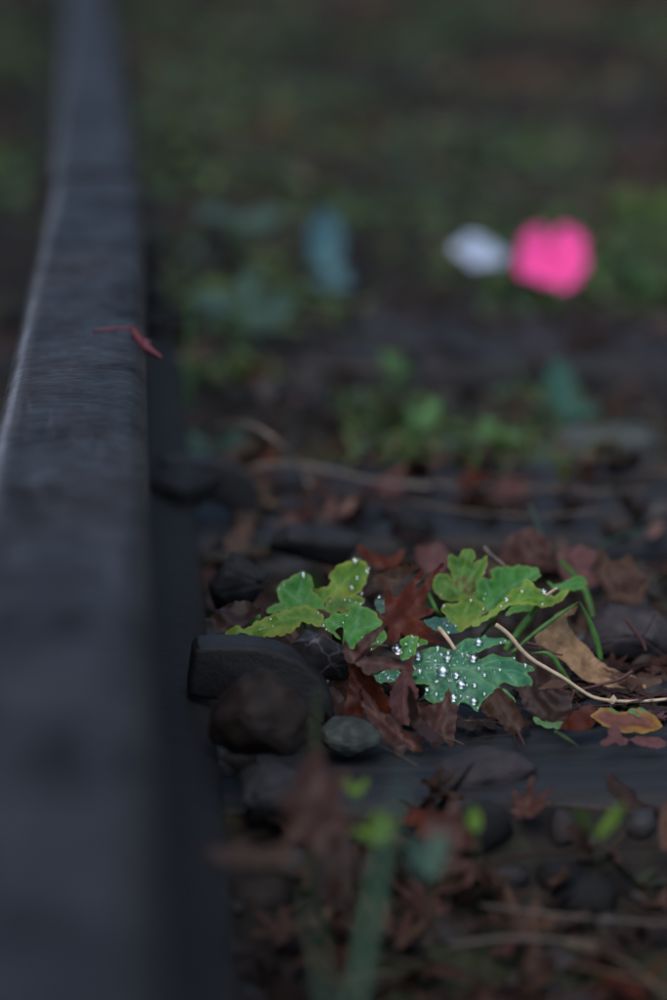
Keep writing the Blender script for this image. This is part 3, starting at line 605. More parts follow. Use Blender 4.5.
T = hero_leaf(Z4([(213, 250), (250, 275), (265, 262), (257, 200), (270, 148), (300, 180), (320, 185), (370, 120), (437, 53), (442, 80), (400, 132), (425, 145), (468, 90), (490, 58), (533, 38), (492, 92), (462, 160), (432, 240), (495, 228), (502, 240), (450, 270), (420, 282), (480, 310), (545, 325), (500, 336), (455, 332), (540, 373), (565, 397), (500, 407), (440, 387), (370, 372), (330, 352), (322, 397), (284, 408), (268, 380), (288, 312), (250, 310)]), 1.37, 55, 6, 'rust_maple', 'rust-red pointed maple leaf standing between the two green plants',
    veins=[Z4([c_, (275, 155)]), Z4([c_, (370, 170), (435, 58)]), Z4([c_, (430, 170), (530, 42)]), Z4([c_, (495, 235)]), Z4([c_, (530, 325)]), Z4([c_, (440, 360), (555, 395)]), Z4([c_, (300, 400)]), Z4([c_, (215, 252)])], cup=0.4, ripple=0.003, seed=41, stem=(Z4([(310, 295), (330, 330), (350, 380)]), 1.37))
hero_leaf(Z4([(210, 80), (250, 65), (330, 52), (400, 55), (405, 70), (360, 80), (330, 110), (300, 150), (270, 165), (240, 140), (205, 110)]), 1.40, 50, 8, 'brown_leaf', 'curled brown leaf tucked behind the rust-red maple leaf', seed=42, bendf=fold(0.5, 20))
hero_leaf(Z4([(83, 490), (70, 450), (71, 388), (105, 435), (150, 380), (200, 340), (268, 308), (232, 360), (192, 410), (160, 452), (180, 465), (250, 458), (320, 488), (392, 518), (408, 532), (330, 522), (250, 522), (170, 547), (150, 512), (120, 492)]), 1.295, 60, -8, 'wine_maple', 'dark serrated maple leaf with long lobes in front of the scalloped plant', veins=[Z4([(120, 485), (180, 400), (262, 312)]), Z4([(120, 485), (75, 395)]), Z4([(120, 485), (250, 490), (400, 528)])], seed=43, stem=(Z4([(120, 488), (170, 430), (215, 410), (275, 408)]), [1.295, 1.292, 1.29, 1.288]))
hero_leaf(Z4([(112, 462), (150, 512), (200, 552), (245, 612), (275, 668), (304, 768), (255, 727), (215, 695), (178, 650), (160, 612), (158, 680), (143, 765), (112, 742), (66, 738), (82, 660), (98, 580), (90, 500)]), 1.305, 64, -8, 'rust_maple', 'orange-brown maple leaf with two hanging lobes beside the lichen stone', veins=[Z4([(110, 480), (125, 600), (105, 745)]), Z4([(125, 500), (210, 620), (298, 758)])], seed=44, bendf=fold(0.35, 62), ripple=0.004)
hero_leaf(Z4([(150, 610), (190, 640), (235, 700), (270, 790), (225, 770), (170, 720)]), 1.30, 60, 10, 'wine_maple', 'narrow wine-red leaf lobe behind the lichen stone', veins=[Z4([(155, 620), (262, 780)])], seed=45, bendf=fold(-0.5, 40))
hero_leaf(Z4([(383, 452), (390, 500), (388, 560), (408, 640), (402, 672), (384, 704), (374, 792), (330, 772), (286, 735), (276, 670), (298, 600), (335, 540), (365, 500)]), 1.315, 66, 6, 'pink_maple', 'dusky pink upright leaf lobe just in front of the dewy leaf', veins=[Z4([(380, 465), (345, 620), (350, 780)]), Z4([(348, 620), (285, 660)]), Z4([(348, 600), (402, 640)]), Z4([(348, 690), (300, 740)]), Z4([(348, 680), (385, 700)])], seed=46, bendf=fold(0.45, 92))
hero_leaf(Z4([(395, 685), (440, 712), (490, 690), (540, 668), (566, 608), (576, 690), (606, 690), (600, 780), (580, 900), (545, 850), (500, 920), (470, 860), (405, 880), (425, 800)]), 1.30, 55, 0, 'wine_maple', 'deep wine-red crumpled leaf below the dewy leaf', veins=[Z4([(480, 880), (520, 760), (566, 630)])], seed=47, ripple=0.006)
hero_leaf(Z4([(145, 680), (200, 722), (250, 738), (335, 760), (345, 800), (395, 832), (445, 925), (370, 895), (330, 940), (290, 880), (240, 862), (205, 800)]), 1.285, 48, -12, 'wine_maple', 'red-brown maple leaf spilling over the sleeper edge by the lichen stone', veins=[Z4([(160, 700), (300, 810), (420, 900)])], seed=48, ripple=0.005)
hero_leaf(Z4([(330, 640), (370, 660), (420, 740), (470, 820), (500, 900), (440, 900), (390, 800), (350, 720)]), 1.29, 55, 14, 'dark_leaf', 'narrow dark curled leaf lobe lying across the wine-red leaves', seed=49, bendf=fold(0.8, 130))
hero_leaf(Z4([(0, 535), (60, 525), (95, 540), (80, 640), (60, 720), (20, 680), (0, 610)]), 1.325, 50, -20, 'brown_leaf', 'flat grey-brown leaf beside the veined dark stone', veins=[Z4([(90, 545), (40, 600), (5, 640)])], seed=50)
hero_leaf(Z4([(0, 610), (55, 640), (75, 720), (40, 760), (-15, 730), (-25, 660)]), 1.31, 50, 0, 'dark_leaf', 'small dark leaf wedged against the curved rail clip', seed=51)
T = hero_leaf(Z5([(163, 157), (200, 120), (245, 68), (290, 48), (327, 38), (320, 62), (285, 77), (300, 95), (340, 120), (380, 160), (410, 205), (440, 250), (480, 280), (520, 305), (542, 347), (500, 352), (450, 342), (400, 312), (350, 292), (320, 262), (280, 212), (240, 192), (190, 182)]), 1.385, 55, 18, 'tan_leaf', 'tan dry curled leaf beside the long straw stalk', teeth=0.0004, veins=[Z5([(200, 160), (300, 160), (400, 270), (530, 340)]), Z5([(300, 160), (310, 100)]), Z5([(340, 200), (390, 180)]), Z5([(390, 260), (440, 255)])], seed=52, ripple=0.004, bendf=fold(0.22, -42, 0.004))
hero_leaf(Z5([(0, 385), (30, 350), (62, 318), (100, 340), (132, 375), (152, 430), (142, 472), (110, 472), (60, 422), (20, 402)]), 1.305, 58, -10, 'brown_leaf', 'brown curled leaf with a thin hanging stalk under the dewy leaf tip', veins=[Z5([(140, 465), (90, 390), (60, 325)])], stem=(Z5([(132, 462), (150, 500), (168, 540)]), 1.30), seed=53, ripple=0.005)
hero_leaf(Z5([(188, 327), (230, 295), (265, 284), (312, 300), (300, 311), (250, 317)]), 1.325, 35, 0, 'brown_leaf', 'little pale brown leaf under the straw stalk', seed=54)
hero_leaf(Z5([(393, 427), (440, 404), (500, 404), (560, 399), (620, 420), (652, 457), (600, 482), (540, 497), (470, 472), (430, 452)]), 1.297, 32, -6, 'orange_leaf', 'red leaf edged with ochre below the straw stalk', veins=[Z5([(400, 428), (500, 445), (640, 460)])], teeth=0.0003, seed=55, bendf=fold(0.3, 12))
hero_leaf(Z5([(470, 443), (497, 450), (507, 490), (535, 500), (500, 528), (480, 512), (440, 527), (428, 511), (455, 490)]), 1.272, 45, 0, 'pink_maple', 'little pink-brown crinkled leaf on the sleeper edge', seed=56)
hero_leaf(Z5([(530, 505), (570, 490), (640, 485), (667, 500), (660, 520), (580, 528)]), 1.274, 32, 0, 'pink_maple', 'dusty rose leaf scrap lying along the sleeper edge', seed=57)
gp = empty('small_sprout', atd(600, 716, 1.305)); tag(gp, 'little fuzzy green sprout beside the ochre-edged leaf', 'plant')
for q, s_ in (([(400, 417), (430, 387), (470, 389), (492, 402), (470, 432), (430, 432)], 58), ([(528, 397), (570, 387), (603, 406), (560, 417)], 59), ([(190, 416), (220, 425), (260, 438), (322, 438), (322, 457), (260, 458), (200, 437)], 60), ([(345, 455), (380, 440), (402, 432), (400, 450), (370, 462)], 61)):
    traced('leaf', Z5(q), 1.300, 40, 4, M['sprout'], seed=s_, parent=gp)
blade('leaf_blade', Z5([(265, 468), (300, 490), (352, 522)]), 1.285, 0.0025, M['olive'], gp)
hero_leaf(Z5([(120, 190), (200, 190), (290, 250), (330, 300), (310, 330), (210, 330), (150, 280)]), 1.37, 35, 5, 'dark_leaf', 'dark brown leaf in the hollow beside the dewy leaf tip', seed=62, ripple=0.005)
hero_leaf(Z5([(130, 330), (200, 330), (320, 325), (330, 420), (270, 450), (180, 420)]), 1.315, 35, -8, 'dark_leaf', 'broad dark wet leaf under the little pale brown leaf', seed=63, ripple=0.006)
hero_leaf(Z5([(330, 400), (380, 380), (420, 405), (400, 450), (350, 470), (280, 460)]), 1.297, 30, 10, 'rust_maple', 'dark rust leaf beside the fuzzy sprout', seed=64)
hero_leaf(Z5([(430, 260), (520, 275), (620, 280), (650, 295), (600, 315), (540, 335), (520, 300)]), 1.375, 30, 0, 'brown_leaf', 'brown leaf scrap against the tan curled leaf tip', seed=65)
hero_leaf(Z5([(585, 250), (640, 235), (680, 245), (690, 280), (620, 285)]), 1.40, 35, 0, 'wine_maple', 'wine-brown leaf below the dark angular boulder', seed=66)
# leaves behind the plants (slightly soft)
hero_leaf([(356, 547), (372, 552), (392, 556), (405, 550), (398, 566), (380, 570), (362, 560)], 1.50, 35, 0, 'rust_maple', 'dark rust leaf behind the scalloped plant', seed=67)
hero_leaf([(600, 548), (612, 562), (630, 555), (636, 572), (650, 578), (640, 604), (622, 606), (606, 590), (592, 570)], 1.50, 50, 0, 'brown_leaf', 'red-brown pointed leaf standing behind the angular boulder', seed=68, ripple=0.006)
hero_leaf([(556, 556), (580, 545), (604, 556), (610, 578), (588, 590), (562, 580)], 1.53, 45, 0, 'pink_maple', 'dull pink-brown leaf behind the yellowing plant', seed=69, ripple=0.005)
hero_leaf([(505, 540), (530, 530), (552, 545), (548, 562), (520, 562)], 1.55, 40, 0, 'wine_maple', 'wine-brown leaf between the yellowing plant and the next sleeper', seed=70, ripple=0.005)
hero_leaf([(205, 622), (225, 604), (246, 600), (262, 612), (240, 628), (218, 634)], 1.37, 45, -10, 'dark_leaf', 'dark wine leaf beside the rail foot behind the clip', seed=71)
hero_leaf([(415, 548), (440, 544), (452, 560), (440, 575), (420, 570)], 1.55, 50, 0, 'pink_maple', 'small pinkish leaf behind the rust-red maple leaf', seed=72)

# straw stalk, thin stalks, grass blades
st = empty('straw_stalk', atd(640, 703, 1.35)); tag(st, 'long pale straw stalk arching from the dewy leaf to a knotted node', 'straw')
sp_ = Z5([(56, 88), (80, 105), (110, 132), (150, 180), (190, 215), (240, 245), (300, 280), (350, 315), (400, 345), (450, 357), (520, 362), (600, 360), (690, 352), (760, 352)])
stalk('stem', sp_, [1.325, 1.326, 1.328, 1.33, 1.332, 1.335, 1.337, 1.34, 1.342, 1.345, 1.35, 1.352, 1.355, 1.36], 0.00112, M['straw'], st, n=8)
stalk('node', Z5([(466, 352), (474, 358), (482, 362)]), 1.345, 0.0026, M['straw'], st, n=8)
stalk('bract', Z5([(474, 360), (470, 372), (462, 382)]), 1.344, 0.0007, M['straw'], st)
tag(stalk('leaf_stalk', Z5([(545, 252), (500, 282), (440, 300), (380, 315), (335, 322)]), 1.365, 0.0011, M['twig']), 'thin dark red leaf stalk crossing the tan curled leaf', 'stalk')
tag(stalk('leaf_stalk', Z5([(337, 318), (325, 360), (310, 432)]), 1.335, 0.0010, M['twig']), 'thin dark stalk standing under the straw stalk', 'stalk')
tag(stalk('twig', Z5([(522, 68), (540, 95), (562, 125), (580, 150), (592, 182)]), 1.40, 0.0012, M['twig']), 'crooked little dark twig against the angular boulder', 'twig')
tag(stalk('leaf_stalk', Z5([(165, 152), (215, 165), (260, 190), (295, 196)]), 1.365, 0.0008, M['twig']), 'fine dark stalk lying over the tan curled leaf base', 'stalk')
g1 = empty('grass_tuft', at(510, 690, 0)); tag(g1, 'thin green grass blades arching over the tan curled leaf', 'grass')
blade('blade', Z5([(110, 192), (200, 115), (290, 48), (352, 6)]), [1.37, 1.372, 1.375, 1.38], 0.0022, M['grass'], g1)
blade('blade', Z5([(432, 218), (418, 150), (392, 80), (356, 6)]), [1.39, 1.387, 1.384, 1.38], 0.0030, M['grass'], g1)
blade('blade', Z5([(352, 345), (290, 250), (245, 192), (180, 190)]), [1.365, 1.36, 1.358, 1.36], 0.0026, M['grass'], g1)
blade('blade', Z5([(90, 180), (140, 110), (185, 50), (200, 10)]), [1.375, 1.38, 1.385, 1.39], 0.0040, M['grass'], g1)
blade('blade', [(560, 560), (585, 590), (598, 640)], [1.5, 1.48, 1.46], 0.003, M['grass'], g1)

# red scrap on the rail
rs = empty('leaf_scrap', at(130, 335, RAIL_TOP)); tag(rs, 'little red leaf scrap hanging over the edge of the rail head', 'leaf')
ry = at(118, 330, RAIL_TOP).y
def wpts(L): return [Vector(p) - rs.location for p in L]
q0 = at(93, 331, RAIL_TOP + 0.0015); q1 = at(112, 329, RAIL_TOP + 0.0025); q2 = at(132, 328, RAIL_TOP + 0.003)
mesh_obj('stalk', tube(wpts(spline([q0, q1, q2], 6)), [0.0007 + 0.0003 * k / 12 for k in range(13)], 7, 'stalk', M['scrap_red']), None, rs)
b0 = q2; b1 = atd(139, 339, (q2 - CAM).dot(FWD) - 0.004); b2 = atd(146, 347, (q2 - CAM).dot(FWD) - 0.008); b3 = atd(162, 358, (q2 - CAM).dot(FWD) - 0.010)
ctr = spline([b0, b1, b2, b3], 8); V = []; F = []
for i, p in enumerate(ctr):
    t = (ctr[min(i + 1, len(ctr) - 1)] - ctr[max(i - 1, 0)]).normalized(); s = t.cross(FWD).normalized(); q = i / (len(ctr) - 1)
    w = 0.0008 + 0.0026 * math.sin(math.pi * min(1, q * 1.02)) * (1 + 0.35 * math.sin(q * 14)); f = s.cross(t)
    V += [p - rs.location - s * w + f * w * 0.8, p - rs.location, p - rs.location + s * w + f * w * 0.5]
for i in range(len(ctr) - 1):
    a = i * 3; F += [(a, a + 1, a + 4, a + 3), (a + 1, a + 2, a + 5, a + 4)]
o = mesh_obj('blade', mesh('blade', V, F, M['scrap_red']), None, rs); md = o.modifiers.new('t', 'SOLIDIFY'); md.thickness = 0.0004

# ------------------------------------------------------------------ stones
def stone_mesh(sx, sy, sz, seed, npts=16, bev=0.12, sub=0, rough=0.0):
    rnd = random.Random(seed); bm = bmesh.new()
    for i in range(npts):
        v = Vector((rnd.gauss(0, 1), rnd.gauss(0, 1), rnd.gauss(0, 1))).normalized() * rnd.uniform(0.85, 1.1); bm.verts.new(v)
    r = bmesh.ops.convex_hull(bm, input=bm.verts)
    bmesh.ops.delete(bm, geom=[g for g in r['geom_interior'] if isinstance(g, bmesh.types.BMVert)], context='VERTS')
    bmesh.ops.dissolve_limit(bm, angle_limit=R(14), verts=bm.verts, edges=bm.edges)
    if bev: bmesh.ops.bevel(bm, geom=list(bm.edges), offset=bev, segments=2, affect='EDGES', clamp_overlap=True)
    bmesh.ops.triangulate(bm, faces=bm.faces)
    if sub:
        bmesh.ops.subdivide_edges(bm, edges=bm.edges, cuts=sub, use_grid_fill=True)
        for v in bm.verts: v.co += v.co.normalized() * rough * (noise.noise(v.co * 2.2 + Vector((seed, 0, 0))) + 0.5 * noise.noise(v.co * 6 + Vector((0, seed, 0))))
    for v in bm.verts: v.co = Vector((v.co.x * sx, v.co.y * sy, v.co.z * sz))
    me = bpy.data.meshes.new('stone'); bm.to_mesh(me); bm.free(); me.polygons.foreach_set('use_smooth', [True] * len(me.polygons)); return me
def hero_stone(px, py, d, sx, sy, sz, seed, mat, label, rot=(0, 0, 0), npts=18, bev=0.1):
    o = mesh_obj('stone', stone_mesh(sx, sy, sz, seed, npts, bev, 3, 0.14 if mat == 'stone_brown' else 0.07), M[mat]); o.location = atd(px, py, d); o.rotation_euler = [R(a) for a in rot]
    for p in o.data.polygons: p.use_smooth = True
    return tag(o, label, 'stone')
hero_stone(259, 722, 1.225, 0.024, 0.022, 0.0215, 5, 'stone_brown', 'rounded rust-brown stone nestled against the curved rail clip', (0, 8, 20), 40, 0.25)
hero_stone(322, 658, 1.315, 0.0200, 0.013, 0.0185, 12, 'stone_vein', 'angular dark stone with pale veins beside the scalloped plant', (10, 35, 10), 12, 0.03)
hero_stone(352, 736, 1.275, 0.0165, 0.014, 0.0085, 21, 'stone_lichen', 'pale lichen-grey stone on the sleeper edge under the wine-red leaves', (5, 6, 40), 60, 0.2)
hero_stone(310, 542, 1.58, 0.042, 0.026, 0.013, 31, 'stone_dark', 'long flat dark stone leaning behind the scalloped plant', (0, 12, 8), 16, 0.15)
hero_stone(238, 580, 1.46, 0.018, 0.02, 0.022, 37, 'stone_dark', 'upright dark stone by the rail foot behind the clip', (15, 10, 5), 14, 0.1)
hero_stone(632, 632, 1.44, 0.031, 0.026, 0.020, 41, 'stone_purple', 'dark angular boulder behind the tan curled leaf', (0, -6, 12), 14, 0.08)
hero_stone(664, 700, 1.375, 0.020, 0.016, 0.010, 43, 'stone_pale', 'grey stone behind the end of the straw stalk', (0, 5, 0), 16, 0.12)
hero_stone(484, 772, 1.252, 0.024, 0.016, 0.0105, 48, 'stone_purple', 'flat grey stone lying on the bare front edge of the sleeper', (0, 0, 12), 50, 0.15)
hero_stone(402, 680, 1.36, 0.015, 0.012, 0.012, 53, 'stone_dark', 'small dark stone under the stalk of the dewy leaf', (0, 10, 0), 14, 0.1)
hero_stone(268, 785, 1.19, 0.020, 0.02, 0.012, 59, 'stone_dark', 'dark stone in front of the round brown stone', (0, 5, 50), 16, 0.15)
hero_stone(610, 442, 1.98, 0.045, 0.03, 0.014, 61, 'stone_pale', 'flat pale grey stone beyond the second sleeper', (0, 2, 8), 18, 0.2)
o = hero_stone(185, 490, 1.70, 0.030, 0.03, 0.014, 67, 'stone_dark', 'flat dark stone lying against the rail foot at the second sleeper', (0, 3, 0), 16, 0.15)
PROTO = {m: [stone_mesh(1, 0.85, 0.65, 100 + k + 10 * j, 14, 0.1) for k in range(5)] for j, m in enumerate(('stone_dark', 'stone_brown', 'stone_purple', 'stone_pale'))}
for m, L in PROTO.items():
    for me in L: me.materials.append(M[m])
SL = {'stone_dark': 'broken charcoal-dark ballast stone among the fallen leaves', 'stone_brown': 'broken rust-brown ballast stone among the fallen leaves', 'stone_purple': 'broken purple-grey ballast stone among the fallen leaves', 'stone_pale': 'broken pale grey ballast stone among the fallen leaves'}
def ground_in_view(d0, d1, xmin=0.055):
    while True:
        d = math.sqrt(random.uniform(d0 * d0, d1 * d1)); px = random.uniform(120, 690)
        p = CAM + (ray(px, 500)) * d; y = p.y; x = p.x
        z = gz(x, y); q = proj((x, y, z))
        if x > xmin and -20 < q[0] < 690 and q[1] < 1040: return x, y, z, q
cnt = 0
while cnt < 170:
    x, y, z, q = ground_in_view(0.85, 2.9)
    on = any(f - 0.01 < y < f + SL_W + 0.01 for f in SLEEPER_FRONT)
    if on and random.random() < 0.85: continue
    if q[2] < 1.2 and random.random() < 0.6: continue
    if 330 < q[0] and 640 < q[1] < 825: continue
    if q[0] < 345 and 560 < q[1] < 790: continue
    m = random.choices(list(PROTO), (5, 2.5, 3, 1.0))[0]; s = random.uniform(0.009, 0.022)
    o = mesh_obj('ballast_stone', random.choice(PROTO[m])); o.location = (x, y, z + s * 0.15); o.scale = (s, s, s)
    o.rotation_euler = (random.uniform(-.4, .4), random.uniform(-.4, .4), random.uniform(0, 6.3)); tag(o, SL[m], 'stone', m.replace('stone_', '') + ' ballast stones among the leaves'); cnt += 1

# ------------------------------------------------------------------ fallen-leaf kinds for the litter
def maple_outline(lobes=7, seed=0, teeth=True, step=5):
    rnd = random.Random(seed); angs = {5: [-95, -45, 0, 45, 95], 7: [-125, -78, -38, 0, 38, 78, 125]}[lobes]; ln = {5: [.6, .88, 1, .88, .6], 7: [.42, .74, .93, 1, .93, .74, .42]}[lobes]
    out = [(0.0, -0.02)]; veins = []
    for i, (a, L) in enumerate(zip(angs, ln)):
        L *= rnd.uniform(0.9, 1.08); a += rnd.uniform(-4, 4); t = (math.sin(R(a)), math.cos(R(a))); n = (t[1], -t[0])
        veins.append([(0, 0), (t[0] * L, t[1] * L)])
        w = 0.135 * (0.6 + 0.4 * L)
        side = []
        for k in range(1, step + 1):
            q = 0.30 + 0.62 * k / step; ww = w * math.sin(math.pi * (q ** 0.8)) ** 0.9 + 0.01
            side.append((q, ww)); 
            if teeth and k < step: side.append((q + 0.02, ww * 0.82))
        for q, ww in side: out.append((t[0] * q * L - n[0] * ww, t[1] * q * L - n[1] * ww))
        out.append((t[0] * L * 1.02, t[1] * L * 1.02))
        for q, ww in reversed(side): out.append((t[0] * q * L + n[0] * ww, t[1] * q * L + n[1] * ww))
        if i < len(angs) - 1:
            b = (a + angs[i + 1]) / 2; r_ = 0.25; out.append((math.sin(R(b)) * r_, math.cos(R(b)) * r_))
    return out, veins
def oval_outline(w=0.42, n=14):
    o = []
    for k in range(n * 2):
        a = 2 * math.pi * k / (n * 2); y = 0.5 - 0.5 * math.cos(a); x = w * 0.5 * math.sin(a) * (1 - 0.25 * (y - 0.5)) * (0.94 if k % 2 else 1.0); o.append((x, y))
    v = [[(0, 0), (0, 1)]] + [[(0, q), (s * w * 0.42, q + 0.2)] for q in (0.15, 0.32, 0.5, 0.67) for s in (-1, 1)]
    return o, v
def curled(outline, veins, seed, sp, curl, wav, foldk):
    """unit-size leaf sheet with curled lobes; y runs to the tip"""
    P, F, vn, de = leaf2d(outline, veins, sp, 0.022); V = []
    cs, sn = math.cos(seed), math.sin(seed)
    for (u, v), w in zip(P, vn):
        r = math.hypot(u, v); th = math.atan2(u, v)
        z = curl * r * r * (0.6 + 0.7 * math.sin(th * 1.5 + seed * 2.1)) + wav * noise.noise(Vector((u * 2.6, v * 2.6, seed * 3.7))) + foldk * abs(u) - 0.01 * w
        k = curl * 0.5; V.append((u * (1 - 0.25 * abs(curl) * r), v * (1 - 0.25 * abs(curl) * r), z))
    return V, F, vn, de * 0.04
def add_stalk(V, F, vn, de, L=0.5):
    b = len(V); n = 5
    for i in range(4):
        q = i / 3
        for k in range(n):
            a = 2 * math.pi * k / n; V.append((0.016 * math.cos(a) + 0.08 * q * q, -L * q, 0.016 * math.sin(a) + 0.06 * q)); 
    vn = np.concatenate([vn, np.ones(4 * n)]); de = np.concatenate([de, np.ones(4 * n)])
    F2 = [(b + i * n + k, b + i * n + (k + 1) % n, b + (i + 1) * n + (k + 1) % n, b + (i + 1) * n + k) for i in range(3) for k in range(n)]
    return V, F + F2, vn, de
KINDS = {'maple': [], 'oval': []}
for s in range(9):
    o_, v_ = maple_outline(7 if s % 3 else 5, s)
    KINDS['maple'].append(curled(o_, v_, s + 0.4, 0.085, random.choice((-0.35, 0.3, 0.5, 0.7)), 0.16, random.uniform(-0.2, 0.25)))
for s in range(6):
    o_, v_ = oval_outline(random.uniform(0.38, 0.55)); KINDS['oval'].append(curled(o_, v_, s + 9.4, 0.085, random.choice((-0.3, 0.35, 0.6)), 0.14, random.choice((-0.5, 0.35, 0.6))))
LEAFM = {}
for k, L in KINDS.items():
    LEAFM[k] = []
    for (V, F, vn, de) in L:
        me = mesh('blade', V, F); attrs(me, vn, de); me.materials.append(M['brown_leaf']); LEAFM[k].append(me)
sv, sf, sn_, se_ = add_stalk([], [], np.array([]), np.array([]))
STALKM = mesh('stalk', sv, sf, M['twig'])
COLS = {('maple', 'wine_maple'): 5, ('maple', 'dark_leaf'): 6, ('maple', 'rust_maple'): 2.0, ('maple', 'brown_leaf'): 4, ('maple', 'pink_maple'): 0.8, ('oval', 'brown_leaf'): 3, ('oval', 'dark_leaf'): 4, ('oval', 'tan_leaf'): 0.08, ('oval', 'yellowgreen'): 0.2}
WORD = {'wine_maple': 'wine-brown', 'dark_leaf': 'near-black brown', 'rust_maple': 'rust-red', 'brown_leaf': 'mid-brown', 'pink_maple': 'dull pink', 'tan_leaf': 'pale tan', 'yellowgreen': 'yellow-green'}
def litter_leaf(kind, mat, loc, size, rot):
    me = random.choice(LEAFM[kind]); e = empty('fallen_leaf', loc); e.rotation_euler = rot; e.scale = (size,) * 3
    o = mesh_obj('blade', me); o.parent = e; o.material_slots[0].link = 'OBJECT'; o.material_slots[0].material = M[mat]
    s = mesh_obj('stalk', STALKM); s.parent = e
    sh = 'pointed maple' if kind == 'maple' else 'oval'
    tag(e, f'{WORD[mat]} {sh} leaf lying loose in the damp litter', 'leaf', f'{WORD[mat]} {sh} leaves in the litter')
    return e
cnt = 0
while cnt < 120:
    x, y, z, q = ground_in_view(0.82, 2.15)
    if q[0] > 330 and 742 < q[1] < 812: continue
    if 1.17 < q[2] < 1.31 and q[0] < 330: 
        if random.random() < 0.7: continue
    if 470 < q[0] and 585 < q[1] < 745: continue
    if 420 < q[0] < 560 and 640 < q[1] < 745: continue
    (k, m) = random.choices(list(COLS), list(COLS.values()))[0]
    sz = random.uniform(0.017, 0.029) if k == 'maple' else random.uniform(0.022, 0.042)
    lift = random.uniform(0.002, 0.012) if q[2] > 1.35 or q[2] < 1.15 else random.uniform(0.001, 0.006)
    litter_leaf(k, m, (x, y, z + lift), sz, (random.gauss(0.12, 0.35), random.gauss(0, 0.35), random.uniform(0, 6.28))); cnt += 1

cnt = 0
while cnt < 85:
    x, y, z, q = ground_in_view(1.285, 1.40)
    if q[0] < 335 or not 655 < q[1] < 746: continue
    if q[0] < 540 and q[1] < 712: continue
    (k, m) = random.choices([('maple', 'dark_leaf'), ('maple', 'wine_maple'), ('oval', 'dark_leaf'), ('maple', 'brown_leaf'), ('maple', 'pink_maple')], (6, 4, 3, 3, 1.2))[0]
    e = litter_leaf(k, m, (x, y, z + random.uniform(0.001, 0.003)), random.uniform(0.012, 0.019), (random.gauss(0.03, 0.08), random.gauss(0, 0.08), random.uniform(0, 6.28))); e.scale.z *= 0.35; cnt += 1
cnt = 0
while cnt < 45:
    x, y, z, q = ground_in_view(0.86, 1.19)
    if q[1] < 815: continue
    (k, m) = random.choices([('maple', 'brown_leaf'), ('maple', 'wine_maple'), ('oval', 'brown_leaf'), ('maple', 'rust_maple'), ('maple', 'pink_maple'), ('oval', 'tan_leaf')], (5, 4, 4, 0.2, 0.0, 0.0))[0]
    litter_leaf(k, m, (x, y, z + random.uniform(0.006, 0.016)), random.uniform(0.014, 0.026), (random.gauss(0.3, 0.35), random.gauss(0, 0.35), random.uniform(0, 6.28))); cnt += 1
cnt = 0
while cnt < 60:
    x, y, z, q = ground_in_view(1.31, 1.62)
    if q[0] < 205 or q[1] > 742 or (q[0] > 480 and q[1] > 665): continue
    (k, m) = random.choices([('maple', 'dark_leaf'), ('maple', 'wine_maple'), ('oval', 'dark_leaf'), ('maple', 'brown_leaf'), ('oval', 'brown_leaf'), ('maple', 'pink_maple')], (6, 5, 4, 2.5, 1.5, 0.8))[0]
    litter_leaf(k, m, (x, y, z + random.uniform(0.001, 0.004)), random.uniform(0.013, 0.023), (random.gauss(0.15, 0.2), random.gauss(0, 0.2), random.uniform(0, 6.28))); cnt += 1

# ------------------------------------------------------------------ uncountable litter, gravel and green cover
def scatter(name, templates, placements, mat, label, cat):
    """placements: list of (template index, loc, rot euler, scale, tint) joined into one mesh"""
    VV = []; FF = []; CC = []; base = 0
    TA = [(np.array(t[0], dtype=np.float64), t[1]) for t in templates]
    for ti, loc, rot, sc, tint in placements:
        v, f = TA[ti]; cx, cy, cz = np.cos(rot); sx, sy, sz = np.sin(rot)
        Rm = np.array([[cz * cy, cz * sy * sx - sz * cx, cz * sy * cx + sz * sx], [sz * cy, sz * sy * sx + cz * cx, sz * sy * cx - cz * sx], [-sy, cy * sx, cy * cx]])
        VV.append((v * sc) @ Rm.T + np.array(loc)); FF.append(f + base); base += len(v); CC.append(np.tile((*tint, 1.0), (len(v), 1)))
    Vv = np.concatenate(VV); Ff = np.concatenate(FF); Cc = np.concatenate(CC)
    me = bpy.data.meshes.new(name); nf, k = Ff.shape
    me.vertices.add(len(Vv)); me.vertices.foreach_set('co', Vv.ravel()); me.loops.add(nf * k); me.loops.foreach_set('vertex_index', Ff.ravel().astype(np.int32))
    me.polygons.add(nf); me.polygons.foreach_set('loop_start', np.arange(0, nf * k, k, dtype=np.int32)); me.update(calc_edges=True); me.validate()
    me.polygons.foreach_set('use_smooth', np.ones(nf, dtype=bool))
    a = me.attributes.new('tint', 'FLOAT_COLOR', 'POINT'); a.data.foreach_set('color', Cc.ravel().astype(np.float32)); me.materials.append(mat)
    return tag(mesh_obj(name, me), label, cat, kind='stuff')
def tri_template(kind, s):
    o_, v_ = maple_outline(5, s + 40, False, 2) if kind == 'maple' else oval_outline(0.5, 5)
    V, F, _, _ = curled(o_, v_, s + 2.2, 0.3, random.choice((-0.3, 0.4, 0.7)), 0.2, random.uniform(-.3, .4)); return (V, np.array(F))
LT = [tri_template('maple', s) for s in range(6)] + [tri_template('oval', s) for s in range(5)]
TINTS = [((0.040, 0.020, 0.015), 5), ((0.028, 0.015, 0.011), 6), ((0.075, 0.024, 0.012), 1.2), ((0.070, 0.042, 0.028), 5), ((0.095, 0.060, 0.050), 1.5), ((0.13, 0.085, 0.05), 1.2), ((0.075, 0.095, 0.028), 0.5)]
def tint(L=TINTS, v=0.25):
    c = random.choices([q[0] for q in L], [q[1] for q in L])[0]; k = random.uniform(1 - v, 1 + v); return tuple(a * k for a in c)
def rnd_ground(y0, y1, x0, x1):
    y = random.uniform(y0, y1); x = random.uniform(x0, x1); return x, y
PL = []
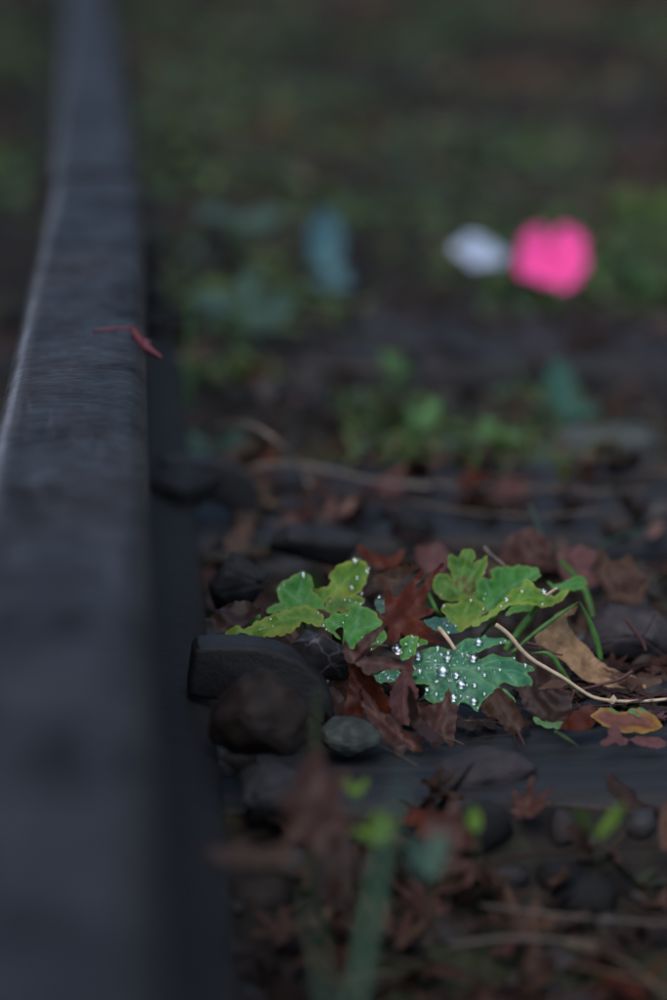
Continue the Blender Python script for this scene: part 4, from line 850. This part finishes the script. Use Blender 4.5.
while len(PL) < 7500:
    y = 0.6 + 8.4 * random.random() ** 1.3; x = random.uniform(-0.7 - 0.05 * y, 0.35 + 0.24 * y)
    if -0.10 < x - (RC if y < JOINT else xfar(y)) < 0.068: continue
    z = gz(x, y); q = proj((x, y, z))
    if q[0] > 330 and 738 < q[1] < 815: continue
    if q[0] > 415 and 610 < q[1] < 740: continue
    on = z >= SL_TOP - 1e-6
    if on and random.random() < (0.55 if y < 2.6 else 0.1): continue
    dr = noise.noise(Vector((x * 3.1, y * 2.2, 7.7))); tt = tint(); kk = max(0.3, (1.1 if y < 1.9 else 1.35) + 2.2 * dr); tt = (tt[0] * kk * (1 + 0.6 * max(0, dr)), tt[1] * kk, tt[2] * kk)
    PL.append((random.randrange(len(LT)), (x, y, z + random.uniform(0.001, 0.006)), (random.gauss(0, .3), random.gauss(0, .3), random.uniform(0, 6.3)), random.uniform(0.014, 0.032) * (1 + 0.10 * max(0, y - 2)), tt))
scatter('leaf_litter', LT, PL, M['litter'], 'damp brown and wine-red leaf litter spread over the track bed', 'leaf litter')
def tri_stone(seed):
    me = stone_mesh(1, .85, .65, seed, 12, 0); me.calc_loop_triangles(); V = [tuple(v.co) for v in me.vertices]; F = np.array([tuple(t.vertices) for t in me.loop_triangles]); return V, F
GT = [tri_stone(300 + k) for k in range(7)]
GTI = [((0.055, 0.050, 0.048), 2), ((0.0225, 0.0216, 0.0225), 5), ((0.0338, 0.0315, 0.0315), 3), ((0.0270, 0.0180, 0.0144), 3), ((0.0495, 0.0495, 0.0495), 1)]
PL = []
while len(PL) < 5000:
    y = 0.6 + 8.4 * random.random() ** 1.4; x = random.uniform(-0.8, 0.40 + 0.24 * y)
    if -0.075 < x - (RC if y < JOINT else xfar(y)) < 0.06: continue
    z = gz(x, y); q = proj((x, y, z))
    if z >= SL_TOP - 1e-6 and random.random() < 0.9: continue
    if q[0] > 330 and 738 < q[1] < 815: continue
    if y < SLEEPER_FRONT[3] and random.random() < 0.75: continue
    s = random.uniform(0.004, 0.014) if random.random() < 0.8 else random.uniform(0.012, 0.024)
    PL.append((random.randrange(len(GT)), (x, y, z), (random.uniform(-.5, .5), random.uniform(-.5, .5), random.uniform(0, 6.3)), s, tint(GTI)))
scatter('gravel', GT, PL, M['gravel'], 'small dark ballast gravel between the sleepers', 'gravel')
def stem_template(seed):
    rnd = random.Random(seed); V = []; F = []; b = rnd.uniform(-0.25, 0.25); c = rnd.uniform(-0.1, 0.15)
    for i in range(6):
        q = i / 5
        for k in range(3):
            a = 2.094 * k; r = 0.013 * (1 - 0.5 * q); V.append((q - 0.5, b * (q - q * q) * 2 + r * math.cos(a), c * (q - q * q) * 2 + r * math.sin(a)))
    for i in range(5):
        for k in range(3): u = i * 3 + k; v = i * 3 + (k + 1) % 3; F += [(u, v, v + 3), (u, v + 3, u + 3)]
    return V, np.array(F)
ST = [stem_template(k) for k in range(8)]; STT = [((0.060, 0.036, 0.022), 5), ((0.11, 0.075, 0.045), 3), ((0.040, 0.018, 0.013), 4), ((0.17, 0.13, 0.085), 1), ((0.05, 0.07, 0.025), 1)]; PL = []
while len(PL) < 3600:
    y = 0.75 + 4.6 * random.random() ** 1.7; x = random.uniform(-0.5, 0.30 + 0.24 * y)
    if -0.10 < x - (RC if y < JOINT else xfar(y)) < 0.075: continue
    z = gz(x, y); q = proj((x, y, z)); foc = 1.2 < q[2] < 1.45
    if q[0] > 330 and 742 < q[1] < 806 and random.random() < 0.8: continue
    L = random.uniform(0.02, 0.05) if foc else random.uniform(0.03, 0.09)
    PL.append((random.randrange(8), (x, y, z + (random.uniform(0.001, 0.005) if foc else random.uniform(0.003, 0.016))), (0, random.gauss(0, 0.10 if foc else 0.22), random.uniform(0, 6.3)), L, tint(STT)))
scatter('dry_stems', ST, PL, M['litter'], 'thin dry stems and needles tangled through the leaf litter', 'dry stems')
# green cover: tiny upright leaflets (moss and seedlings) in patches, and short grass
leaflet = ([(0, 0, 0), (0.35, 0.35, 0.1), (0, 0.6, 0.0), (-0.35, 0.35, 0.1), (0.25, 0.8, 0.05), (0, 1.0, -0.05), (-0.25, 0.8, 0.05)], np.array([(0, 1, 2), (0, 2, 3), (1, 4, 2), (4, 5, 2), (2, 5, 6), (2, 6, 3)]))
bl = ([(-0.06, 0, 0), (0.06, 0, 0), (-0.05, 0.1, 0.4), (0.05, 0.1, 0.4), (-0.035, 0.28, 0.75), (0.035, 0.28, 0.75), (0, 0.55, 1.0)], np.array([(0, 1, 2), (1, 3, 2), (2, 3, 4), (3, 5, 4), (4, 5, 6)]))
GRT = [((0.0870, 0.1377, 0.0348), 4), ((0.1377, 0.2030, 0.0493), 3), ((0.0580, 0.1087, 0.0522), 3), ((0.0609, 0.1305, 0.0957), 1.5), ((0.1595, 0.1595, 0.0798), 1.5)]
PATCH = [(455, 452, 0.13, 800), (425, 468, 0.08, 400), (505, 440, 0.11, 550), (395, 420, 0.05, 110), (565, 435, 0.05, 150), (620, 265, 0.22, 1100), (540, 290, 0.15, 500), (660, 285, 0.15, 500), (400, 240, 0.2, 300), (480, 175, 0.3, 350), (330, 130, 0.35, 320), (200, 180, 0.25, 250), (560, 100, 0.4, 350), (240, 60, 0.5, 350), (430, 40, 0.6, 400), (640, 30, 0.6, 450), (340, 225, 0.2, 200), (230, 320, 0.10, 220), (220, 400, 0.05, 160), (20, 60, 0.35, 700), (10, 200, 0.2, 350), (40, 10, 0.5, 500), (545, 390, 0.05, 80), (300, 160, 0.2, 120), (590, 205, 0.2, 160), (160, 110, 0.2, 130)]
PL = []
for px, py, rad, n in PATCH:
    c = at(px, py, -0.02)
    for _ in range(n):
        a = random.uniform(0, 6.3); r = rad * math.sqrt(random.random()) * (0.7 + 0.5 * nz(a, 0, px, 1.2)); x = c.x + r * math.cos(a); y = c.y + r * math.sin(a) * 1.2
        if -0.075 < x - (RC if y < JOINT else xfar(y)) < 0.06: continue
        if y > 3.2 and random.random() < 0.45: continue
        z = gz(x, y); s = random.uniform(0.006, 0.016) * (1 + 0.12 * max(0, y - 2))
        PL.append((0, (x, y, z + random.uniform(0.0, 0.009)), (random.uniform(0.1, 0.9), random.uniform(-.4, .4), random.uniform(0, 6.3)), s, tint(GRT)))
    for _ in range(n // 5):
        a = random.uniform(0, 6.3); r = rad * 1.1 * math.sqrt(random.random()); x = c.x + r * math.cos(a); y = c.y + r * math.sin(a)
        if -0.075 < x - (RC if y < JOINT else xfar(y)) < 0.06: continue
        PL.append((1, (x, y, gz(x, y)), (random.uniform(-.3, .3), random.uniform(-.3, .3), random.uniform(0, 6.3)), random.uniform(0.012, 0.030), tint(GRT)))
while len(PL) < 15000:
    y = 1.95 + 6.5 * random.random() ** 1.2; x = random.uniform(-0.9 - 0.03 * y, 0.35 + 0.25 * y)
    if -0.075 < x - (RC if y < JOINT else xfar(y)) < 0.06 or noise.noise(Vector((x * 3.4, y * 1.9, 12.3))) < 0.16: continue
    z = gz(x, y); s = random.uniform(0.010, 0.022) * (1 + 0.12 * max(0, y - 2)); PL.append((0, (x, y, z + random.uniform(0, 0.012)), (random.uniform(0.1, 1.0), random.uniform(-.4, .4), random.uniform(0, 6.3)), s, tint(GRT)))
scatter('ground_cover', [leaflet, bl], PL, M['greens'], 'mossy green ground cover and short grass between the sleepers', 'ground cover')

# ------------------------------------------------------------------ blurred background things
def big_leaf_plant(px, py, z, pal, label, leaves, group=None, hgt=0.03):
    b = at(px, py, z); b.z = gz(b.x, b.y); e = empty('weed', b); tag(e, label, 'plant', group)
    for (ang, L, w, tilt, *ro) in leaves:
        o_, v_ = oval_outline(w, 9); V, F, vn, de = curled(o_, v_, ang, 0.12, 0.3, 0.12, 0.2)
        me = mesh('leaf', V, F, M[pal]); attrs(me, vn, de); o = mesh_obj('leaf', me); o.parent = e
        o.scale = (L, L, L); o.location = (0.01 * math.cos(ang), 0.01 * math.sin(ang), hgt * random.uniform(0.7, 1.2)); o.rotation_euler = (R(tilt), R(ro[0]) if ro else 0, ang)
        mesh_obj('stalk', tube([(0, 0, 0), (o.location.x * .6, o.location.y * .6, o.location.z * .6), tuple(o.location)], 0.0012, 5, 'stalk', M['grass']), None, e)
    return e
big_leaf_plant(208, 466, -0.02, 'greyleaf', 'blue-green weed leaning on the rail foot by the drooping straw', [(1.45, 0.036, 0.75, 12, -38), (-1.6, 0.034, 0.7, 18, 40), (-0.8, 0.030, 0.6, 40), (2.6, 0.026, 0.6, -10)], hgt=0.026)
big_leaf_plant(240, 376, -0.02, 'greyleaf', 'grey-green weed with broad leaves beside the rail', [(1.5, 0.046, 0.7, 8, -40), (-1.55, 0.050, 0.7, 10, 42), (0.3, 0.03, 0.6, 35), (2.6, 0.03, 0.6, -15)], hgt=0.036)
big_leaf_plant(238, 296, -0.02, 'greyleaf', 'faint grey-blue weed leaf by the rail joint', [(1.5, 0.046, 0.6, 6, -30), (-1.5, 0.046, 0.6, 6, 30)], hgt=0.040)
big_leaf_plant(318, 320, -0.02, 'paleblue', 'bright cyan-tinged weed leaf standing near the rail joint', [(0.35, 0.058, 0.62, 62), (-2.2, 0.045, 0.5, -20, 20), (-1.3, 0.03, 0.5, 15)], hgt=0.024)
big_leaf_plant(555, 425, -0.02, 'teal', 'small blue-green weed before the pink flower sleeper', [(0.3, 0.045, 0.6, 40), (1.8, 0.035, 0.6, 15), (-1.2, 0.035, 0.6, 15)], hgt=0.02)
for (px, py) in ((480, 474), (412, 482), (508, 478), (585, 300), (640, 300), (555, 310), (620, 250), (385, 410), (655, 255), (520, 300)):
    big_leaf_plant(px, py, -0.02, random.choice(('mottled', 'weed', 'weed')), 'small leafy green weed in the mossy patch between sleepers', [(random.uniform(0, 6.3), random.uniform(0.016, 0.028), 0.6, random.uniform(10, 45)) for _ in range(7)], 'weeds in the mossy patches', 0.022)
big_leaf_plant(300, 602, -0.02, 'yellowgreen', 'tiny yellow-green seedling behind the scalloped plant', [(0.2, 0.012, 0.6, 30), (2.2, 0.012, 0.6, 10)], hgt=0.01)

# hot pink flower: five notched petals facing the camera side, with a pale flower beside it
def petal_mesh(L, w, notch, seed, mat):
    n = 12; V = []; F = []; m = 8
    for i in range(n + 1):
        q = i / n; ww = w * (0.25 + 0.75 * math.sin(math.pi * min(1, q * 0.62) )) * (1 if q < 0.75 else math.sqrt(max(0.05, 1 - ((q - 0.75) / 0.26) ** 2)))
        for k in range(m + 1):
            s = -1 + 2 * k / m; y = L * q - notch * L * max(0, 1 - abs(s) * 2.2) * q ** 6
            V.append((s * ww, y, 0.12 * L * q * q + 0.22 * ww * s * s + 0.004 * noise.noise(Vector((s * 2, q * 3, seed)))))
    for i in range(n):
        for k in range(m): a = i * (m + 1) + k; F.append((a, a + 1, a + m + 2, a + m + 1))
    return mesh('petal', V, F, mat)
FD = (at(550, 295, 0.0) - CAM).dot(FWD)
fl = empty('pink_flower', at(550, 302, 0.0)); fl.location.z = gz(fl.location.x, fl.location.y); tag(fl, 'hot pink flower with broad petals standing before the green weeds', 'flower')
c = atd(551, 262, FD) - fl.location
for k, (a, L) in enumerate(((-43, 0.041), (42, 0.042), (97, 0.034), (143, 0.034), (196, 0.027), (262, 0.035), (220, 0.027))):
    o = mesh_obj('petal', petal_mesh(L, L * 0.40, 0.05, k, M['pink'])); o.parent = fl; md = o.modifiers.new('t', 'SOLIDIFY'); md.thickness = 0.0006
    o.matrix_local = Matrix.Translation(c + Vector((0, -0.001 * k, 0))) @ Matrix.Diagonal((0.96, 1, 0.78, 1)) @ Matrix.Rotation(R(72), 4, 'X') @ Matrix.Rotation(R(-a), 4, 'Z') @ Matrix.Rotation(R((10, 4, 14, 8, 18, 6, 12)[k]), 4, 'X')
bm = bmesh.new(); bmesh.ops.create_icosphere(bm, subdivisions=2, radius=0.005); me = bpy.data.meshes.new('flower_centre'); bm.to_mesh(me); bm.free(); o = mesh_obj('flower_centre', me, M['pink'], fl); o.location = c + Vector((0, -0.006, 0))
mesh_obj('stem', tube(spline([Vector((0, 0, 0)), Vector((0.004, 0.004, 0.02)), c + Vector((0, 0.006, -0.005))], 5), 0.0018, 7, 'stem', M['grass']), None, fl)
fw = empty('white_flower', at(478, 300, 0.0)); fw.location.z = gz(fw.location.x, fw.location.y); tag(fw, 'drooping white flower beside the hot pink one', 'flower')
FD2 = (at(478, 292, 0.0) - CAM).dot(FWD); c = atd(506, 254, FD2) - fw.location
for k, (a, L) in enumerate(((-88, 0.050), (-72, 0.046), (-108, 0.044), (-135, 0.018))):
    o = mesh_obj('petal', petal_mesh(L, L * 0.19, 0.04, k + 20, M['white'])); o.parent = fw; md = o.modifiers.new('t', 'SOLIDIFY'); md.thickness = 0.0006
    o.matrix_local = Matrix.Translation(c + Vector((0, -0.001 * k, 0))) @ Matrix.Diagonal((1, 1, 0.72, 1)) @ Matrix.Rotation(R(68), 4, 'X') @ Matrix.Rotation(R(-a), 4, 'Z') @ Matrix.Rotation(R((5, 12, 20, 10)[k]), 4, 'X')
mesh_obj('stem', tube(spline([Vector((0, 0, 0)), Vector((0.006, 0.002, 0.02)), c + Vector((0, 0.006, 0))], 5), 0.0018, 7, 'stem', M['grass']), None, fw)

# straws and stalks in the blurred middle ground
def ground_stalk(pxs, z, r, mat, label, arch=None, cat='straw', name='straw'):
    P = []
    for k, (x, y) in enumerate(pxs):
        p = at(x, y, (arch[k] if arch else 0) + z); P.append(p)
    S_ = spline(P, 6); b = S_[0].copy(); o = mesh_obj(name, tube([p - b for p in S_], [0.46 * r * (1 - 0.3 * i / len(S_)) for i in range(len(S_))], 7, name, M[mat])); o.location = b; return tag(o, label, cat)
ground_stalk([(215, 428), (245, 424), (275, 440), (300, 468), (318, 500)], 0.0, 0.0034, 'straw_mid', 'drooping pale straw arching beside the blue-green weed', [0.03, 0.05, 0.045, 0.02, 0.0])
ground_stalk([(228, 482), (260, 466), (310, 466), (370, 480), (430, 487)], 0.005, 0.0028, 'straw_mid', 'grey straw lying along the back of the second sleeper', [0.0, 0.01, 0.01, 0.002, 0])
ground_stalk([(400, 482), (470, 487), (540, 488), (600, 492), (650, 490)], 0.004, 0.0030, 'straw_dull', 'long dry grass stem lying behind the second sleeper')
ground_stalk([(410, 502), (470, 512), (530, 516), (590, 512), (640, 502)], 0.006, 0.0022, 'straw_dull', 'dull brown stem lying over the top of the second sleeper')
ground_stalk([(395, 535), (430, 540), (465, 548)], 0.004, 0.0016, 'twig', 'short reddish stem lying before the second sleeper', cat='stalk', name='leaf_stalk')
ground_stalk([(530, 505), (545, 540), (570, 560)], 0.01, 0.0016, 'grass_teal', 'soft green grass stem leaning over the second sleeper', [0.03, 0.012, 0], cat='grass', name='tall_grass')
ground_stalk([(600, 545), (625, 535), (650, 530)], 0.008, 0.0016, 'grass_teal', 'blue-green grass stem lying before the second sleeper', cat='grass', name='tall_grass')
ground_stalk([(300, 372), (345, 366), (390, 372), (420, 392)], 0.0, 0.003, 'straw_dull', 'faint dry stem arching across the mossy gap', [0.01, 0.03, 0.025, 0.0])
for pts, lab in (([(190, 300), (189, 360), (188, 410)], 'thin yellow-green grass stem standing by the rail joint'),):
    d = (at(190, 412, 0) - CAM).dot(FWD); tag(stalk('tall_grass', pts[::-1], d, 0.0018, M['grass']), lab, 'grass')

# ------------------------------------------------------------------ blurred foreground
fg = empty('grass_tuft', at(330, 1340, -0.045)); tag(fg, 'broad blue-green grass blade rising before the leafy sleeper edge', 'grass')
blade('blade', [(330, 1340), (345, 1100), (356, 1000), (375, 896), (390, 826), (410, 758)], [0.82, 0.83, 0.84, 0.855, 0.87, 0.88], 0.0040, M['grass_teal'], fg)
fg = empty('grass_tuft', at(345, 1340, -0.045)); tag(fg, 'narrow green grass blade beside the broad blue-green one', 'grass')
blade('blade', [(345, 1340), (335, 1100), (325, 990), (316, 940), (308, 880)], [0.82, 0.825, 0.83, 0.835, 0.84], 0.0024, M['grass_teal'], fg)
fg = empty('grass_tuft', at(312, 960, -0.04)); tag(fg, 'short olive grass blade in front of the round brown stone', 'grass')
blade('blade', [(312, 900), (313, 800), (315, 740), (316, 712), (318, 686)], [1.07, 1.07, 1.07, 1.07, 1.07], 0.0030, M['olive'], fg)
def seedling(px, py, d, L, mat, label, tilts):
    e = empty('seedling', atd(px, py, d)); tag(e, label, 'seedling'); e.location.z -= 0.012
    for a, t in tilts:
        o_, v_ = oval_outline(0.62, 9); V, F, vn, de = curled(o_, v_, a, 0.12, 0.25, 0.08, 0.15); me = mesh('leaf', V, F, M[mat]); attrs(me, vn, de)
        o = mesh_obj('leaf', me); o.parent = e; o.scale = (L,) * 3; o.location = (0, 0, 0.012); o.rotation_euler = (R(t), 0, R(a))
    mesh_obj('stalk', tube([(0, 0, -0.03), (0.001, 0, 0), (0, 0, 0.012)], 0.0005, 5, 'stalk', M['olive']), None, e)
seedling(598, 838, 1.07, 0.017, 'yellowgreen', 'bright yellow-green two-leaved seedling before the sleeper', [(100, 40), (-80, 35)])
seedling(475, 832, 1.06, 0.010, 'yellowgreen', 'small yellow-green seedling behind the grass blade', [(10, 60), (120, 30)])
seedling(380, 845, 1.02, 0.013, 'yellowgreen', 'yellow-green seedling touching the broad grass blade', [(80, 30), (-60, 40), (10, 55)])
seedling(356, 796, 1.07, 0.009, 'yellowgreen', 'tiny bright seedling by the pink leaf before the sleeper', [(60, 40), (-60, 40)])
seedling(425, 880, 0.98, 0.018, 'greyleaf', 'grey-green seedling with broad leaves behind the grass blade', [(40, 50), (-50, 40), (150, 20)])
def fg_leaf(px, d, tilt, roll, mat, label, seed): hero_leaf(px, d, tilt, roll, mat, label, seed=seed, sp=0.002, ripple=0.004)
fg_leaf([(276, 800), (292, 796), (300, 768), (318, 748), (328, 776), (348, 770), (338, 806), (356, 830), (328, 834), (322, 862), (306, 838), (284, 846), (294, 820)], 1.03, 60, 0, 'wine_maple', 'wine-pink leaf standing in front of the round brown stone', 81)
fg_leaf([(205, 848), (240, 842), (285, 852), (300, 864), (260, 866), (212, 864)], 0.99, 25, 0, 'brown_leaf', 'pale grey-brown leaf strip lying by the rail foot', 82)
fg_leaf([(300, 840), (322, 848), (345, 826), (352, 856), (378, 870), (350, 886), (350, 925), (330, 895), (305, 915), (312, 880)], 1.08, 40, 0, 'dark_leaf', 'dark brown pointed leaf behind the narrow grass blade', 83)
fg_leaf([(428, 808), (446, 822), (455, 795), (466, 830), (480, 850), (458, 850), (450, 872), (440, 848), (424, 842)], 1.10, 50, -10, 'wine_maple', 'russet pointed leaf leaning on the sleeper face', 84)
for k, (pts, r, lab) in enumerate((([(480, 905), (560, 915), (640, 922), (690, 925)], 0.0015, 'thin straw lying before the bright seedling'), ([(450, 945), (520, 938), (600, 945)], 0.0022, 'short pale straw near the grass blade foot'), ([(530, 832), (570, 818), (610, 806)], 0.0022, 'pale splinter of straw behind the bright seedling'), ([(425, 805), (440, 840), (470, 872)], 0.0014, 'thin brown stem leaning by the russet leaf'))):
    ground_stalk(pts, -0.015, r, 'straw_dull', lab)

# ------------------------------------------------------------------ unseen trees, added to block light from the low sky
def added_tree_parts():
    rnd = random.Random(77); V = []; F = []
    tr = spline([(0, 0, -0.2), (0.1, 0.05, 2.0), (-0.1, 0.1, 4.5), (0.1, 0, 7.5)], 6); trunk = tube(tr, [0.22 * (1 - 0.8 * i / len(tr)) for i in range(len(tr))], 9, 'trunk', M['twig'])
    limbs = []
    for k in range(9):
        a = k * 2.4; z = 2.2 + 0.55 * k; L = 2.2 - 0.1 * k
        limbs.append((Vector((0, 0, z)), Vector((math.cos(a) * L, math.sin(a) * L, z + 1.0))))
    cl = [Vector((0, 0, 7.6))] + [l[1] for l in limbs] + [l[0].lerp(l[1], 0.6) + Vector((0, 0, 0.4)) for l in limbs]
    for i in range(5200):
        c = cl[rnd.randrange(len(cl))] + Vector((rnd.gauss(0, .55), rnd.gauss(0, .55), rnd.gauss(0, .45)))
        if i % 4 == 0: c = Vector((rnd.gauss(0, 1.2), rnd.gauss(0, 1.2), rnd.uniform(0.5, 8)))
        a = Vector((rnd.gauss(0, 1), rnd.gauss(0, 1), rnd.gauss(0, 1))).normalized() * 0.16; b = a.cross(Vector((rnd.gauss(0, 1), rnd.gauss(0, 1), rnd.gauss(0, 1)))).normalized() * 0.10
        n = len(V); V += [c - a, c + b, c + a, c - b]; F.append((n, n + 1, n + 2, n + 3))
    crown = mesh('crown', V, F, M['tree_leaf'])
    lm = [tube([p, p.lerp(q, .5) + Vector((0, 0, .1)), q], [0.08, 0.05, 0.02], 6, 'limb', M['twig']) for p, q in limbs]
    return trunk, crown, lm
M['tree_leaf'] = mat_plain('autumn_tree_foliage', (0.045, 0.060, 0.022), 0.6, 0.4, 0.2, 2)
TR, CR, LM = added_tree_parts()
spots = [(-4.2, y) for y in (1, 5, 9, 13)] + [(5.4, y) for y in (-1, 3, 7, 11, 15)] + [(x, 30) for x in (-6, -2, 2.5, 6.5)] + [(-3.5, 36), (3.5, 37)]
for i, (x, y) in enumerate(spots):
    e = empty('tree', (x + random.uniform(-.4, .4), y + random.uniform(-.6, .6), -0.03)); e.rotation_euler.z = random.uniform(0, 6.3); k = random.uniform(0.85, 1.2); e.scale = (k, k, k)
    tag(e, 'leafy woodland tree standing back from the rails', 'tree', 'trees along the track')
    for nm, me in [('trunk', TR), ('crown', CR)] + [('limb', q) for q in LM]:
        o = mesh_obj(nm, me); o.parent = e
